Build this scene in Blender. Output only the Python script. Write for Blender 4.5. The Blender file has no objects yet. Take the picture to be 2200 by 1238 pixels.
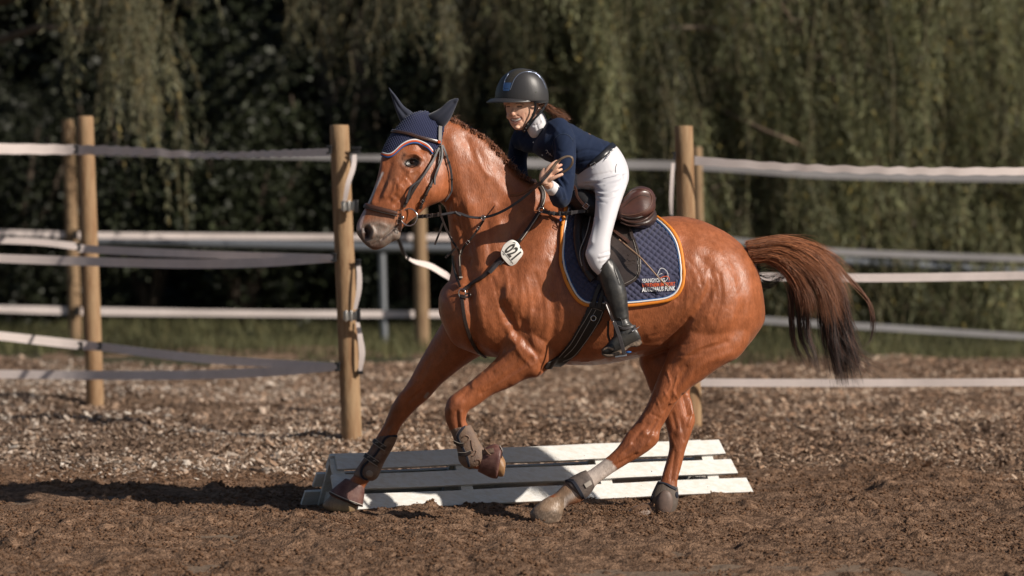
import bpy, math, random
import numpy as np
from mathutils import Vector, Matrix
from mathutils.bvhtree import BVHTree
random.seed(7); rng = np.random.default_rng(7)
SC = bpy.context.scene; COL = SC.collection
# ---------------------------------------------------------------- camera
F = 7380.0; DC = 18.0; CH = 1.98; PITCH = math.atan(319/F)
cam = bpy.data.objects.new("camera", bpy.data.cameras.new("camera")); COL.objects.link(cam)
cam.location = (0, -DC, CH); cam.rotation_euler = (math.pi/2-PITCH, 0, 0)
cam.data.sensor_width = 36; cam.data.lens = 36*F/2200
cam.data.clip_start = 0.5; cam.data.clip_end = 1500
cam.data.dof.use_dof = True; cam.data.dof.focus_distance = DC-0.25; cam.data.dof.aperture_fstop = 1.6
SC.camera = cam
# ---------------------------------------------------------------- world, sun
S = Vector((1, -0.60, 0.72)).normalized()
w = bpy.data.worlds.new("World"); SC.world = w; w.use_nodes = True
nt = w.node_tree; sky = nt.nodes.new('ShaderNodeTexSky'); sky.sky_type = 'NISHITA'; sky.sun_disc = False
sky.sun_elevation = math.asin(S.z); sky.sun_rotation = math.atan2(S.x, S.y)
bg = nt.nodes['Background']; bg.inputs['Strength'].default_value = 0.05
nt.links.new(sky.outputs[0], bg.inputs['Color'])
sun = bpy.data.objects.new("sun", bpy.data.lights.new("sun", 'SUN')); COL.objects.link(sun)
sun.data.energy = 5.0; sun.data.angle = math.radians(0.5); sun.data.color = (1, .91, .80)
sun.rotation_euler = S.to_track_quat('Z', 'Y').to_euler()
vs = SC.view_settings; vs.view_transform = 'Standard'; vs.look = 'None'; vs.gamma = 1; vs.exposure = 0.07
try: vs.use_curve_mapping = False
except Exception: pass
# ---------------------------------------------------------------- helpers
ca, sa = math.cos(PITCH), math.sin(PITCH)
def PN(px, py, Y):
    px = np.asarray(px, float); py = np.asarray(py, float); Y = np.asarray(Y, float)
    dx = (px-1100)/F; dy = -(py-619)/F
    t = (Y+DC)/(ca+dy*sa)
    return np.stack([t*dx+0*Y, Y+0*dx, CH+t*(-sa+dy*ca)], -1)
def P(px, py, Y=0.0): return Vector(PN(px, py, Y).tolist())
def G(px, py):                       # ground point seen there
    dy = -(py-619)/F; t = CH/(sa-dy*ca); return P(px, py, t*(ca+dy*sa)-DC)
def proj(co):
    q = co-np.array([0, -DC, CH]); d = q[:, 1]*ca-q[:, 2]*sa; u = q[:, 1]*sa+q[:, 2]*ca
    return 1100+F*q[:, 0]/d, 619-F*u/d
def tag(o, label=None, cat=None, group=None, kind=None):
    if label: o['label'] = label
    if cat: o['category'] = cat
    if group: o['group'] = group
    if kind: o['kind'] = kind
    return o
def empty(name, loc=(0, 0, 0), *a, **k):
    o = bpy.data.objects.new(name, None); COL.objects.link(o); o.location = loc; o.empty_display_size = .1
    return tag(o, *a, **k)
def mesh_np(name, v, f, mat=None, parent=None, smooth=True, col=None):
    """v (n,3); f (m,k) array or list of tuples"""
    me = bpy.data.meshes.new(name)
    if isinstance(f, np.ndarray):
        m, k = f.shape
        me.vertices.add(len(v)); me.vertices.foreach_set('co', np.asarray(v, np.float32).ravel())
        me.loops.add(m*k); me.loops.foreach_set('vertex_index', f.astype(np.int32).ravel())
        me.polygons.add(m); me.polygons.foreach_set('loop_start', np.arange(0, m*k, k, dtype=np.int32))
        me.update(calc_edges=True)
    else:
        me.from_pydata([tuple(map(float, p)) for p in v], [], f)
    me.polygons.foreach_set('use_smooth', [smooth]*len(me.polygons))
    if smooth and not isinstance(f, np.ndarray): me.set_sharp_from_angle(angle=math.radians(52))
    if col is not None: set_col(me, col)
    if mat: me.materials.append(mat)
    o = bpy.data.objects.new(name, me); COL.objects.link(o)
    if parent: o.parent = parent; o.matrix_parent_inverse = Matrix.Translation(parent.location).inverted() if parent.type == 'EMPTY' else Matrix()
    return o
def set_col(me, col):
    a = me.color_attributes.new('Col', 'FLOAT_COLOR', 'POINT')
    c = np.ones((len(me.vertices), 4), np.float32); c[:, :3] = col; a.data.foreach_set('color', c.ravel())
class MB:
    def __init__(s): s.v = []; s.f = []
    def add(s, v, f):
        n = len(s.v); s.v += [tuple(map(float, p)) for p in v]; s.f += [tuple(i+n for i in q) for q in f]; return s
    def rings(s, rings, cap=True, closed=False):
        k = len(rings[0]); n = len(rings); f = []
        for i in range(n if closed else n-1):
            j = (i+1) % n
            for a in range(k):
                b = (a+1) % k; f.append((i*k+a, i*k+b, j*k+b, j*k+a))
        if cap and not closed: f.append(tuple(range(k))[::-1]); f.append(tuple((n-1)*k+a for a in range(k)))
        return s.add([p for r in rings for p in r], f)
    def box(s, c, ax, ay, az):       # centre and half-axis vectors
        c, ax, ay, az = map(Vector, (c, ax, ay, az)); v = []
        for i in (-1, 1):
            for j in (-1, 1):
                for k in (-1, 1): v.append(c+ax*i+ay*j+az*k)
        return s.add(v, [(0, 1, 3, 2), (4, 6, 7, 5), (0, 4, 5, 1), (2, 3, 7, 6), (0, 2, 6, 4), (1, 5, 7, 3)])
    def tube(s, pts, r, k=8, cap=True, closed=False, flat=1.0, nrm=None):
        """round or flattened tube along world points; nrm = list of normals for the thin axis"""
        pts = [Vector(p) for p in pts]; n = len(pts); rs = []
        if not hasattr(r, '__len__'): r = [r]*n
        prev = None
        for i, p in enumerate(pts):
            a = pts[(i-1) % n] if closed or i else pts[0]; b = pts[(i+1) % n] if closed or i < n-1 else pts[-1]
            t = (b-a).normalized() if (b-a).length > 1e-9 else Vector((0, 0, 1))
            if nrm is not None: u = Vector(nrm[i])
            else:
                u = prev if prev is not None else (Vector((0, 1, 0)) if abs(t.y) < .9 else Vector((1, 0, 0)))
            u = (u-t*u.dot(t)).normalized(); v = t.cross(u); prev = u
            rs.append([p+(u*math.cos(q)*flat+v*math.sin(q))*r[i] for q in [2*math.pi*j/k for j in range(k)]])
        return s.rings(rs, cap, closed)
    def build(s, name, mat, parent=None, smooth=True, bevel=0, sub=0):
        o = mesh_np(name, s.v, s.f, mat, parent, smooth)
        if bevel: 
            b = o.modifiers.new('b', 'BEVEL'); b.width = bevel; b.segments = 2; b.limit_method = 'ANGLE'
        if sub: m = o.modifiers.new('s', 'SUBSURF'); m.levels = sub; m.render_levels = sub
        return o
def cr(a, n):                          # catmull-rom through rows of a, n steps per span
    a = np.asarray(a, float); m = len(a); out = []
    for i in range(m-1):
        p0 = a[max(i-1, 0)]; p1 = a[i]; p2 = a[i+1]; p3 = a[min(i+2, m-1)]
        for t in np.arange(n)/n:
            out.append(.5*((2*p1)+(-p0+p2)*t+(2*p0-5*p1+4*p2-p3)*t*t+(-p0+3*p1-3*p2+p3)*t**3))
    out.append(a[-1]); return np.array(out)
def noise2(x, y, seed=0, n=64):
    g = np.random.default_rng(seed).random((n, n)); xi = np.floor(x).astype(int); yi = np.floor(y).astype(int)
    fx = x-xi; fy = y-yi; fx = fx*fx*(3-2*fx); fy = fy*fy*(3-2*fy)
    a = g[xi % n, yi % n]; b = g[(xi+1) % n, yi % n]; c = g[xi % n, (yi+1) % n]; d = g[(xi+1) % n, (yi+1) % n]
    return (a*(1-fx)+b*fx)*(1-fy)+(c*(1-fx)+d*fx)*fy
# ---------------------------------------------------------------- materials
def mat(name, color=(.5, .5, .5), rough=.6, attr=False, var=0.0, vscale=20, bump=0.0, bscale=80, metal=0, coat=0, sheen=0,
        color2=None, trans=0, spec=.5, stretch=None, sss=0, vdetail=6):
    m = bpy.data.materials.new(name); m.use_nodes = True; N = m.node_tree.nodes; L = m.node_tree.links
    b = N['Principled BSDF']; b.inputs['Roughness'].default_value = rough; b.inputs['Metallic'].default_value = metal
    b.inputs['Specular IOR Level'].default_value = spec
    if coat: b.inputs['Coat Weight'].default_value = coat; b.inputs['Coat Roughness'].default_value = .25
    if sheen: b.inputs['Sheen Weight'].default_value = sheen
    if sss: b.inputs['Subsurface Weight'].default_value = sss; b.inputs['Subsurface Radius'].default_value = (.01, .004, .002)
    tc = N.new('ShaderNodeTexCoord'); mp = N.new('ShaderNodeMapping'); L.new(tc.outputs['Object'], mp.inputs[0])
    if stretch: mp.inputs['Scale'].default_value = stretch
    if attr:
        at = N.new('ShaderNodeAttribute'); at.attribute_name = 'Col'; src = at.outputs['Color']
    else:
        rg = N.new('ShaderNodeRGB'); rg.outputs[0].default_value = (*color, 1); src = rg.outputs[0]
    if var or color2:
        nz = N.new('ShaderNodeTexNoise'); nz.inputs['Scale'].default_value = vscale; nz.inputs['Detail'].default_value = vdetail
        nz.inputs['Roughness'].default_value = .65; L.new(mp.outputs[0], nz.inputs['Vector'])
        if color2:
            rp = N.new('ShaderNodeMapRange'); rp.inputs[1].default_value = .38; rp.inputs[2].default_value = .62; L.new(nz.outputs[0], rp.inputs[0])
            mx = N.new('ShaderNodeMix'); mx.data_type = 'RGBA'; L.new(rp.outputs[0], mx.inputs[0]); L.new(src, mx.inputs[6]); mx.inputs[7].default_value = (*color2, 1)
            src = mx.outputs[2]
        if var:
            mr = N.new('ShaderNodeMapRange'); mr.inputs[1].default_value = .25; mr.inputs[2].default_value = .75
            mr.inputs[3].default_value = 1-var; mr.inputs[4].default_value = 1+var; L.new(nz.outputs[0], mr.inputs[0])
            vm = N.new('ShaderNodeVectorMath'); vm.operation = 'SCALE'; L.new(src, vm.inputs[0]); L.new(mr.outputs[0], vm.inputs['Scale']); src = vm.outputs[0]
    L.new(src, b.inputs['Base Color'])
    if bump:
        n2 = N.new('ShaderNodeTexNoise'); n2.inputs['Scale'].default_value = bscale; n2.inputs['Detail'].default_value = 8; L.new(mp.outputs[0], n2.inputs['Vector'])
        bp = N.new('ShaderNodeBump'); bp.inputs['Strength'].default_value = 1; bp.inputs['Distance'].default_value = bump
        L.new(n2.outputs[0], bp.inputs['Height']); L.new(bp.outputs[0], b.inputs['Normal'])
    if trans:
        tr = N.new('ShaderNodeBsdfTranslucent'); L.new(src, tr.inputs[0]); ms = N.new('ShaderNodeMixShader'); ms.inputs[0].default_value = trans
        L.new(b.outputs[0], ms.inputs[1]); L.new(tr.outputs[0], ms.inputs[2]); L.new(ms.outputs[0], N['Material Output'].inputs[0])
    return m
# ================================================================ ground
CHIP0, CHIP1 = 2.45, 11.6
def chipedge(x): return CHIP0+.22*np.sin(x*1.3+.5)+.15*np.sin(x*3.1)
gm = mat('soil', (.17, .115, .075), .95, var=.35, vscale=9, bump=.02, bscale=30)
mesh_np('ground', [(-600, -40, -.02), (600, -40, -.02), (600, 900, -.02), (-600, 900, -.02)], [(0, 1, 2, 3)], gm)['kind'] = 'structure'
# riding arena sand: dense sheet with hoof-churned relief
nx, ny = 560, 470
X, Y = np.meshgrid(np.linspace(-3.4, 3.4, nx), np.linspace(-3.2, 3.1, ny), indexing='ij')
def fbm(x, y, s, o, seed):
    h = 0; a = 1
    for i in range(o): h = h+a*(noise2(x*s, y*s, seed+i, 97)-.5); s *= 2.03; a *= .55
    return h
Z = .055*fbm(X, Y, 1.3, 3, 11)+.034*fbm(X, Y, 7, 5, 21)
c = noise2(X*16, Y*13, 31, 97)*noise2(X*7, Y*6, 32, 97); Z += .022*np.clip(c-.33, 0, 1)/.4
c = noise2(X*5, Y*5, 41, 97); Z -= .03*np.clip(.22-c, 0, 1)/.2
Z += .015-.02*np.clip((Y-CHIP0-.2)/.6, 0, 1)
Z = Z-.012
g = np.random.default_rng(77)
for i in range(34):                # hoof prints
    hx, hy = g.uniform(-3.2, 3.2), g.uniform(-2.6, 2.0); a = g.uniform(-.6, .6); dx = (X-hx)*math.cos(a)+(Y-hy)*math.sin(a); dy = -(X-hx)*math.sin(a)+(Y-hy)*math.cos(a)
    rr = np.hypot(dx/.075, dy/.06); Z += g.uniform(.5, 1)*(-.028*np.exp(-rr**4)+.012*np.exp(-((rr-1.35)/.3)**2)*(1+.8*np.sin(7*np.arctan2(dy, dx)+i)))
idx = np.arange(nx*ny).reshape(nx, ny)
fq = np.stack([idx[:-1, :-1], idx[1:, :-1], idx[1:, 1:], idx[:-1, 1:]], -1).reshape(-1, 4)
sandm = mat('arena_sand', (.13, .074, .044), .95, color2=(.25, .155, .10), vscale=20, var=.35, bump=.030, bscale=75, spec=.2)
tag(mesh_np('sand', np.stack([X, Y, Z], -1).reshape(-1, 3), fq, sandm), kind='structure')
def zsand(x, y):
    i = np.clip(((x+3.4)/6.8*(nx-1)).astype(int), 0, nx-1); j = np.clip(((y+3.2)/6.3*(ny-1)).astype(int), 0, ny-1); return Z[i, j]
# loose clods on the sand: eight-faced irregular lumps
def clods(n, x, y, z, r, seed):
    g = np.random.default_rng(seed); base = np.array([[1, 0, 0], [0, 1, 0], [-1, 0, 0], [0, -1, 0], [0, 0, 1], [0, 0, -1]], float)
    v = base[None]*(r[:, None, None])*(g.uniform(.6, 1.35, (n, 6, 1)))*np.array([1, 1, .7])
    a = g.uniform(0, 6.3, n); R = np.zeros((n, 3, 3)); R[:, 0, 0] = np.cos(a); R[:, 0, 1] = -np.sin(a); R[:, 1, 0] = np.sin(a); R[:, 1, 1] = np.cos(a); R[:, 2, 2] = 1
    v = np.einsum('nij,nkj->nki', R, v)+np.stack([x, y, z], -1)[:, None]
    t = np.array([[0, 1, 4], [1, 2, 4], [2, 3, 4], [3, 0, 4], [1, 0, 5], [2, 1, 5], [3, 2, 5], [0, 3, 5]])
    return v.reshape(-1, 3), (t[None]+6*np.arange(n)[:, None, None]).reshape(-1, 3)
n = 60000; x = rng.uniform(-3.3, 3.3, n); y = rng.uniform(-2.9, 2.7, n)
k = noise2(x*2.2, y*2.2, 51)*.6+noise2(x*6, y*6, 52)*.4 > .42; x = x[k]; y = y[k]; n = len(x)
r = .003+.011*rng.random(n)**4+.002*rng.random(n)
v, f = clods(n, x, y, zsand(x, y)+r*.3, r, 3)
tag(mesh_np('sand_clods', v, f, mat('clod', (.12, .066, .038), .95, var=.5, vscale=40, spec=.2), smooth=True), 'small loose clods of brown sand strewn over the arena floor', 'sand clods', kind='stuff')
# sand kicked up by the hooves
n = 700; c0 = P(1345, 1096, -.2); x = c0.x+rng.normal(0, .12, n); y = -.25+rng.normal(0, .1, n); z = .01+np.abs(rng.normal(0, .035, n))
n2 = 70; h = rng.uniform(0, 1, n2); x = np.r_[x, P(1440, 800).x+rng.normal(0, .35, n2)]; y = np.r_[y, rng.uniform(-.5, .3, n2)]; z = np.r_[z, .1+.9*h]
r = np.r_[.003+.006*rng.random(n)**2, .0015+.003*rng.random(n2)**2]
v, f = clods(n+n2, x, y, z, r, 5)
tag(mesh_np('flying_sand', v, f, mat('clod_air', (.16, .09, .052), .95, spec=.2)), 'grains and crumbs of sand thrown into the air around the hind hooves', 'flying sand', kind='stuff')
# wood chips
n = 150000
y = CHIP0-.9+(CHIP1-CHIP0+.9)*rng.random(n)**1.35; x = rng.uniform(-1, 1, n)*(3.1+.16*y)
k = (y > chipedge(x)+rng.normal(0, .3, n))&(rng.random(n) < .25+.75*np.clip((y-chipedge(x)+.4)/1.2, 0, 1)); x = x[k]; y = y[k]; n = len(x)
ramp = np.clip((y-chipedge(x)+.1)/1.6, 0, 1); hz = (.10*noise2(x*1.1+9, y*.8, 61)+.06*noise2(x*4, y*4, 62))*ramp+.004
ln = (.005+.016*rng.random(n)**1.3)*(1+1.0*(rng.random(n) < .06)); wd = ln*rng.uniform(.25, .6, n)
a = rng.uniform(0, 6.3, n); ti = rng.normal(0, .45, n); ro = rng.normal(0, .5, n)
u = np.stack([np.cos(a)*np.cos(ti), np.sin(a)*np.cos(ti), np.sin(ti)], -1); s_ = np.stack([-np.sin(a)*np.cos(ro), np.cos(a)*np.cos(ro), np.sin(ro)], -1)
cc = np.stack([x, y, hz+.012*rng.random(n)], -1); up = np.array([0, 0, 1.])*(wd*.35)[:, None]
v = np.stack([cc-u*ln[:, None]-s_*wd[:, None], cc+u*ln[:, None]*.9-s_*wd[:, None], cc+u*ln[:, None]+s_*wd[:, None]*.7, cc-u*ln[:, None]*.8+s_*wd[:, None], cc+up, cc-up], 1)
t = np.array([[0, 1, 4], [1, 2, 4], [2, 3, 4], [3, 0, 4], [1, 0, 5], [2, 1, 5], [3, 2, 5], [0, 3, 5]])
f = (t[None]+6*np.arange(n)[:, None, None]).reshape(-1, 3)
tone = rng.random(n)**1.1; patch = noise2(x*1.6, y*1.2, 63)
dark = np.array([.10, .064, .045]); mid = np.array([.34, .215, .14]); lite = np.array([.56, .44, .34])
tt = np.clip(tone*1.0+(patch-.5)*.7, 0, 1)[:, None]
lf = np.clip((-x-.6)/2, 0, 1)[:, None]; mid = mid*(1-.5*lf)+np.array([.33, .25, .19])*.5*lf; lite = lite*(1-lf)+np.array([.60, .53, .46])*lf
colr = np.where(tt < .5, dark+(mid-dark)*tt*2, mid+(lite-mid)*(tt-.5)*2)*rng.uniform(.8, 1.2, (n, 1))
tag(mesh_np('wood_chips', v.reshape(-1, 3), f, mat('chips', attr=True, rough=.9, spec=.2), smooth=False, col=np.repeat(colr, 6, 0)),
    'thick layer of pale brown wood chips and bark behind the arena', 'wood chips', kind='stuff')
# chip bed relief under them
bx, by = np.meshgrid(np.linspace(-6, 6, 260), np.linspace(CHIP0-.5, CHIP1+1, 220), indexing='ij')
ramp = np.clip((by-chipedge(bx)+.1)/1.6, 0, 1); bz = (.10*noise2(bx*1.1+9, by*.8, 61)+.06*noise2(bx*4, by*4, 62))*ramp-.004
bz -= .05*np.clip(1-(by-chipedge(bx))/.5, 0, 1)
idx = np.arange(260*220).reshape(260, 220); fq = np.stack([idx[:-1, :-1], idx[1:, :-1], idx[1:, 1:], idx[:-1, 1:]], -1).reshape(-1, 4)
tag(mesh_np('bark_path', np.stack([bx, by, bz], -1).reshape(-1, 3), fq, mat('chipbed', (.15, .095, .062), .95, color2=(.28, .19, .13), vscale=25, bump=.03, bscale=60, spec=.2)), kind='structure')
# meadow strip and grass
def gz(x, y): return .03+.10*noise2(x*.7, y*.7, 71)
bx, by = np.meshgrid(np.linspace(-40, 40, 200), np.linspace(10.6, 60, 160), indexing='ij'); bz = gz(bx, by)-.06*np.clip(1-(by-10.6)/1., 0, 1)
idx = np.arange(200*160).reshape(200, 160); fq = np.stack([idx[:-1, :-1], idx[1:, :-1], idx[1:, 1:], idx[:-1, 1:]], -1).reshape(-1, 4)
tag(mesh_np('meadow', np.stack([bx, by, bz], -1).reshape(-1, 3), fq, mat('turf', (.030, .036, .018), .95, color2=(.065, .055, .03), vscale=3, spec=.2)), kind='structure')
n = 60000; x = rng.uniform(-6.5, 6.5, n); y = 11.0+8*rng.random(n)**.9
edge = 11.6+.6*noise2(x*1.5, x*0+3, 72)-.9*(x > 1.8); k = y > edge; x = x[k]; y = y[k]; n = len(x)
hh = rng.uniform(.05, .16, n)*(.6+.9*noise2(x*1.5, y*1.2, 73)); a = rng.uniform(0, 6.3, n); wv = .006
b0 = np.stack([x, y, gz(x, y)-.01], -1); sd = np.stack([np.cos(a), np.sin(a), 0*a], -1)*wv; le = rng.normal(0, .35, (n, 2))*hh[:, None]
tp = b0+np.concatenate([le, hh[:, None]], 1)
v = np.stack([b0-sd, b0+sd, tp], 1).reshape(-1, 3); f = np.arange(3*n).reshape(-1, 3)
gc = np.array([.105, .105, .05])*rng.uniform(.5, 1.5, (n, 1))*(.45+1.1*noise2(x*1.1, y*1.3, 75))[:, None]+np.array([.05, .03, .01])*(rng.random((n, 1)) < .15)
tag(mesh_np('grass', v, f, mat('blade', attr=True, rough=.7, trans=.3, spec=.3), col=np.repeat(gc, 3, 0)), 'rough green grass strip between the wood chips and the trees', 'grass', kind='stuff')
# ================================================================ trees
bark = mat('bark', (.10, .075, .055), .95, var=.4, vscale=12, bump=.02, bscale=25)
def leafmesh(c, d, nrm, L, W, colr, name, m, parent):
    n = len(c); s_ = np.cross(d, nrm); s_ /= np.linalg.norm(s_, axis=1, keepdims=True)+1e-9
    v = np.stack([c, c+d*(L*.45)[:, None]+s_*W[:, None], c+d*L[:, None]+nrm*(L*.12)[:, None], c+d*(L*.45)[:, None]-s_*W[:, None]], 1).reshape(-1, 3)
    return mesh_np(name, v, np.arange(4*n).reshape(-1, 4), m, parent, smooth=False, col=np.repeat(colr, 4, 0))
def unit(a): return a/(np.linalg.norm(a, axis=1, keepdims=True)+1e-9)
willow_leaf = mat('willow_leaf', attr=True, rough=.55, trans=.35, spec=.4)
shrub_leaf = mat('shrub_leaf', attr=True, rough=.5, trans=.2, spec=.4)
def willow(base, H, clumps, label, seed, col=(.10, .11, .055), per=14, slant=(.0, 0, 0)):
    """clumps: list of (x, y, ztop, length, spread)"""
    g = np.random.default_rng(seed); root = empty('willow_tree', base, label, 'willow tree', 'willow trees behind the arena')
    t = MB(); b = Vector(base)
    t.tube([b+Vector((.15*math.sin(i*.9)*i/6, .1*math.sin(i), H*i/8)) for i in range(9)], [.42*(1-.085*i) for i in range(9)], 12); t.build('trunk', bark, root)
    C = []; D = []; M = []; st = MB(); lim = MB()
    for ci, (x, y, z, ln, sp) in enumerate(clumps):
        e = Vector((x, y, z)); s0 = b+Vector((0, 0, min(H*.55, max(1.2, z-.8)))); s0.z = min(s0.z, H)
        if ci % 3 == 0:
            mid = (s0+e)/2+Vector((0, 0, .45)); lim.tube([s0, s0.lerp(mid, .5)+Vector((0, 0, .25)), mid, e], [.08, .055, .035, .012], 5)
        cf = g.uniform(.25, 1.9); sx_ = slant[0]+g.normal(0, abs(slant[0])*.6)
        for k in range(per):
            p = np.array([x, y, z])+g.normal(0, 1, 3)*np.array([sp, sp, .25]); L = ln*g.uniform(.55, 1.15)
            out = g.normal(0, 1, 2)*.16; out = np.array([out[0]+sx_, out[1]+slant[1]]); m = int(L/.028)+2
            s = np.linspace(0, 1, m); wob = .03*np.sin(s*7+g.uniform(0, 6))
            q = np.stack([p[0]+out[0]*L*(1.2*s-.25*s*s)+wob, p[1]+out[1]*L*s, p[2]+.12*L*np.sin(s*1.6)*(1-s)-L*(.12*s+.88*s**1.25)], -1)
            kz = q[:, 2] > .12
            q = q[kz]; m = len(q)
            if m < 5: continue
            if k % 3 == 0: st.tube([q[i] for i in range(0, m, max(2, m//7))], .0035, 3, cap=False)
            tan = unit(np.gradient(q, axis=0)); az = g.uniform(0, 6.3, m); o = np.stack([np.cos(az), np.sin(az), 0*az], -1)
            C.append(q+g.normal(0, .008, q.shape)); D.append(unit(tan*g.uniform(.35, 1., (m, 1))+o*g.uniform(.3, .9, (m, 1))+np.array([0, 0, -.25]))); M.append(np.full(m, g.uniform(.7, 1.3)*cf))
    c = np.concatenate(C); d = np.concatenate(D); mm = np.concatenate(M); n = len(c)
    nr = unit(np.cross(d, g.normal(0, 1, (n, 3)))); L = g.uniform(.05, .10, n); W = L*g.uniform(.07, .12, n)
    cl = np.array(col)*(mm*g.uniform(.7, 1.35, n))[:, None]; yel = g.random(n) < .06; cl[yel] = cl[yel]*np.array([1.6, 1.25, .8])
    leafmesh(c, d, nr, L, W, cl, 'crown', willow_leaf, root)
    lim.build('limb', bark, root); st.build('twigs', mat('twig', (.16, .13, .07), .8), root)
    return root
def leafcloud(n, c, rad, g, lobes):
    ctr = np.array(c)+g.normal(0, 1, (lobes, 3))*np.array(rad)*.45; lr = g.uniform(.35, .6, lobes)
    i = g.integers(0, lobes, n); d = unit(g.normal(0, 1, (n, 3))); r = g.uniform(.55, 1, n)**.6
    return ctr[i]+d*(r*lr[i])[:, None]*np.array(rad), d, i
def shrub(base, H, R, label, seed, col=(.05, .062, .035), n=9000, Ls=(.05, .10)):
    g = np.random.default_rng(seed); b = Vector(base); root = empty('leafy_shrub', base, label, 'shrub', 'broad-leaved shrubs under the willows')
    t = MB()
    for k in range(6):
        a = k*1.05; e = b+Vector((R*.6*math.cos(a), R*.5*math.sin(a), H*.8)); t.tube([b, b.lerp(e, .5)+Vector((0, 0, .2)), e], [.05, .035, .012], 5)
    t.build('trunk', bark, root)
    c, d, i = leafcloud(n, (base[0], base[1], base[2]+H*.5), (R, R*.7, H*.55), g, 22)
    c[:, 2] = np.maximum(c[:, 2], .08+.3*g.random(n))
    dd = unit(d*.6+g.normal(0, .5, (n, 3))+np.array([0, 0, -.3])); nr = unit(np.cross(dd, g.normal(0, 1, (n, 3)))); nr *= np.where((nr*d).sum(1) < 0, -1, 1)[:, None]
    L = g.uniform(*Ls, n); W = L*g.uniform(.28, .4, n)
    lt = g.uniform(.6, 1.4, 22)[i]*g.uniform(.7, 1.3, n)
    leafmesh(c, dd, nr, L, W, np.array(col)*lt[:, None], 'crown', shrub_leaf, root)
    return root
# the dense wood behind everything: a lumpy thicket many metres deep
g = np.random.default_rng(90)
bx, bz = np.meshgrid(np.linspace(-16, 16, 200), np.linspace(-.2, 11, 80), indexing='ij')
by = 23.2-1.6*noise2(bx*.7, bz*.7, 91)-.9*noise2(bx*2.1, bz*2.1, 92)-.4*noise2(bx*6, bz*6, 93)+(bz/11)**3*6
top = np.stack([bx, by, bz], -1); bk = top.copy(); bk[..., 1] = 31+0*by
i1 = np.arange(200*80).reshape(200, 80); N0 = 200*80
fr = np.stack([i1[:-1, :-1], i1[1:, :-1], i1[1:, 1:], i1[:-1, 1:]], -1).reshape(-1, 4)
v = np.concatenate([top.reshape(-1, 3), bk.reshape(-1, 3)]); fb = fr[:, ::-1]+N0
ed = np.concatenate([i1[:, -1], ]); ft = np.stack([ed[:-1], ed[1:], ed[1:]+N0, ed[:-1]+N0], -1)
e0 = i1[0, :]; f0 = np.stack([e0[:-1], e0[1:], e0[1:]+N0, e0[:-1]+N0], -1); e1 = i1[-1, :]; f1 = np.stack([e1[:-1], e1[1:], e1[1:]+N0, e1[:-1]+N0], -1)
n = 30000; lx = g.uniform(-9, 9, n); lz = g.uniform(0, 8, n)
ly = 23.2-1.6*noise2(lx*.7, lz*.7, 91)-.9*noise2(lx*2.1, lz*2.1, 92)-.4*noise2(lx*6, lz*6, 93)+(lz/11)**3*6-g.uniform(0, .25, n)
c = np.stack([lx, ly, lz], -1); dd = unit(g.normal(0, .6, (n, 3))+np.array([0, -.5, -.5])); nr = unit(np.cross(dd, g.normal(0, 1, (n, 3)))); L = g.uniform(.07, .15, n); W = L*.33
s_ = unit(np.cross(dd, nr)); lv = np.stack([c, c+dd*(L*.45)[:, None]+s_*W[:, None], c+dd*L[:, None], c+dd*(L*.45)[:, None]-s_*W[:, None]], 1).reshape(-1, 3)
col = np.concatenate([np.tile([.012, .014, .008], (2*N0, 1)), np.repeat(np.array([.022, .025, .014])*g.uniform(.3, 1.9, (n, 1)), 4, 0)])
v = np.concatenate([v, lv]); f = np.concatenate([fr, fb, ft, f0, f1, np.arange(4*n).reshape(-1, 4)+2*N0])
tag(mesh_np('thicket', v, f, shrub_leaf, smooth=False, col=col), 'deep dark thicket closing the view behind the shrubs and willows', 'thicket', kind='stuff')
# shrubs, left to right
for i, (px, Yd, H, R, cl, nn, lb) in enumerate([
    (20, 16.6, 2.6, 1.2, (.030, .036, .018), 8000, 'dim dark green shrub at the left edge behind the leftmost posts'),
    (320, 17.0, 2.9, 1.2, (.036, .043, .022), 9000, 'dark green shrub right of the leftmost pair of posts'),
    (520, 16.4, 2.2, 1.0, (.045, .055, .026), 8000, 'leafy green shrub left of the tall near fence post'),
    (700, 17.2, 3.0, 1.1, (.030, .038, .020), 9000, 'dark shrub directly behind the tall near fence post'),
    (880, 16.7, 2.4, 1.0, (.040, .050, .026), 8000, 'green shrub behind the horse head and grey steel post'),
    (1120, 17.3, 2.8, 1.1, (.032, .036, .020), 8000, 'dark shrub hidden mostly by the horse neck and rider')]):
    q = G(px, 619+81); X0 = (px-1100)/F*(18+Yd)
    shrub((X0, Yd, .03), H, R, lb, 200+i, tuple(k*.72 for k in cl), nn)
def clumpset(g, pxr, zr, Yr, n, ln, sp=.16):
    out = []
    for k in range(n):
        y = g.uniform(*Yr); px = g.uniform(*pxr); out.append(((px-1100)/F*(18+y), y, g.uniform(*zr), g.uniform(*ln), sp*g.uniform(.6, 1.5)))
    return out
g = np.random.default_rng(33)
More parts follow.
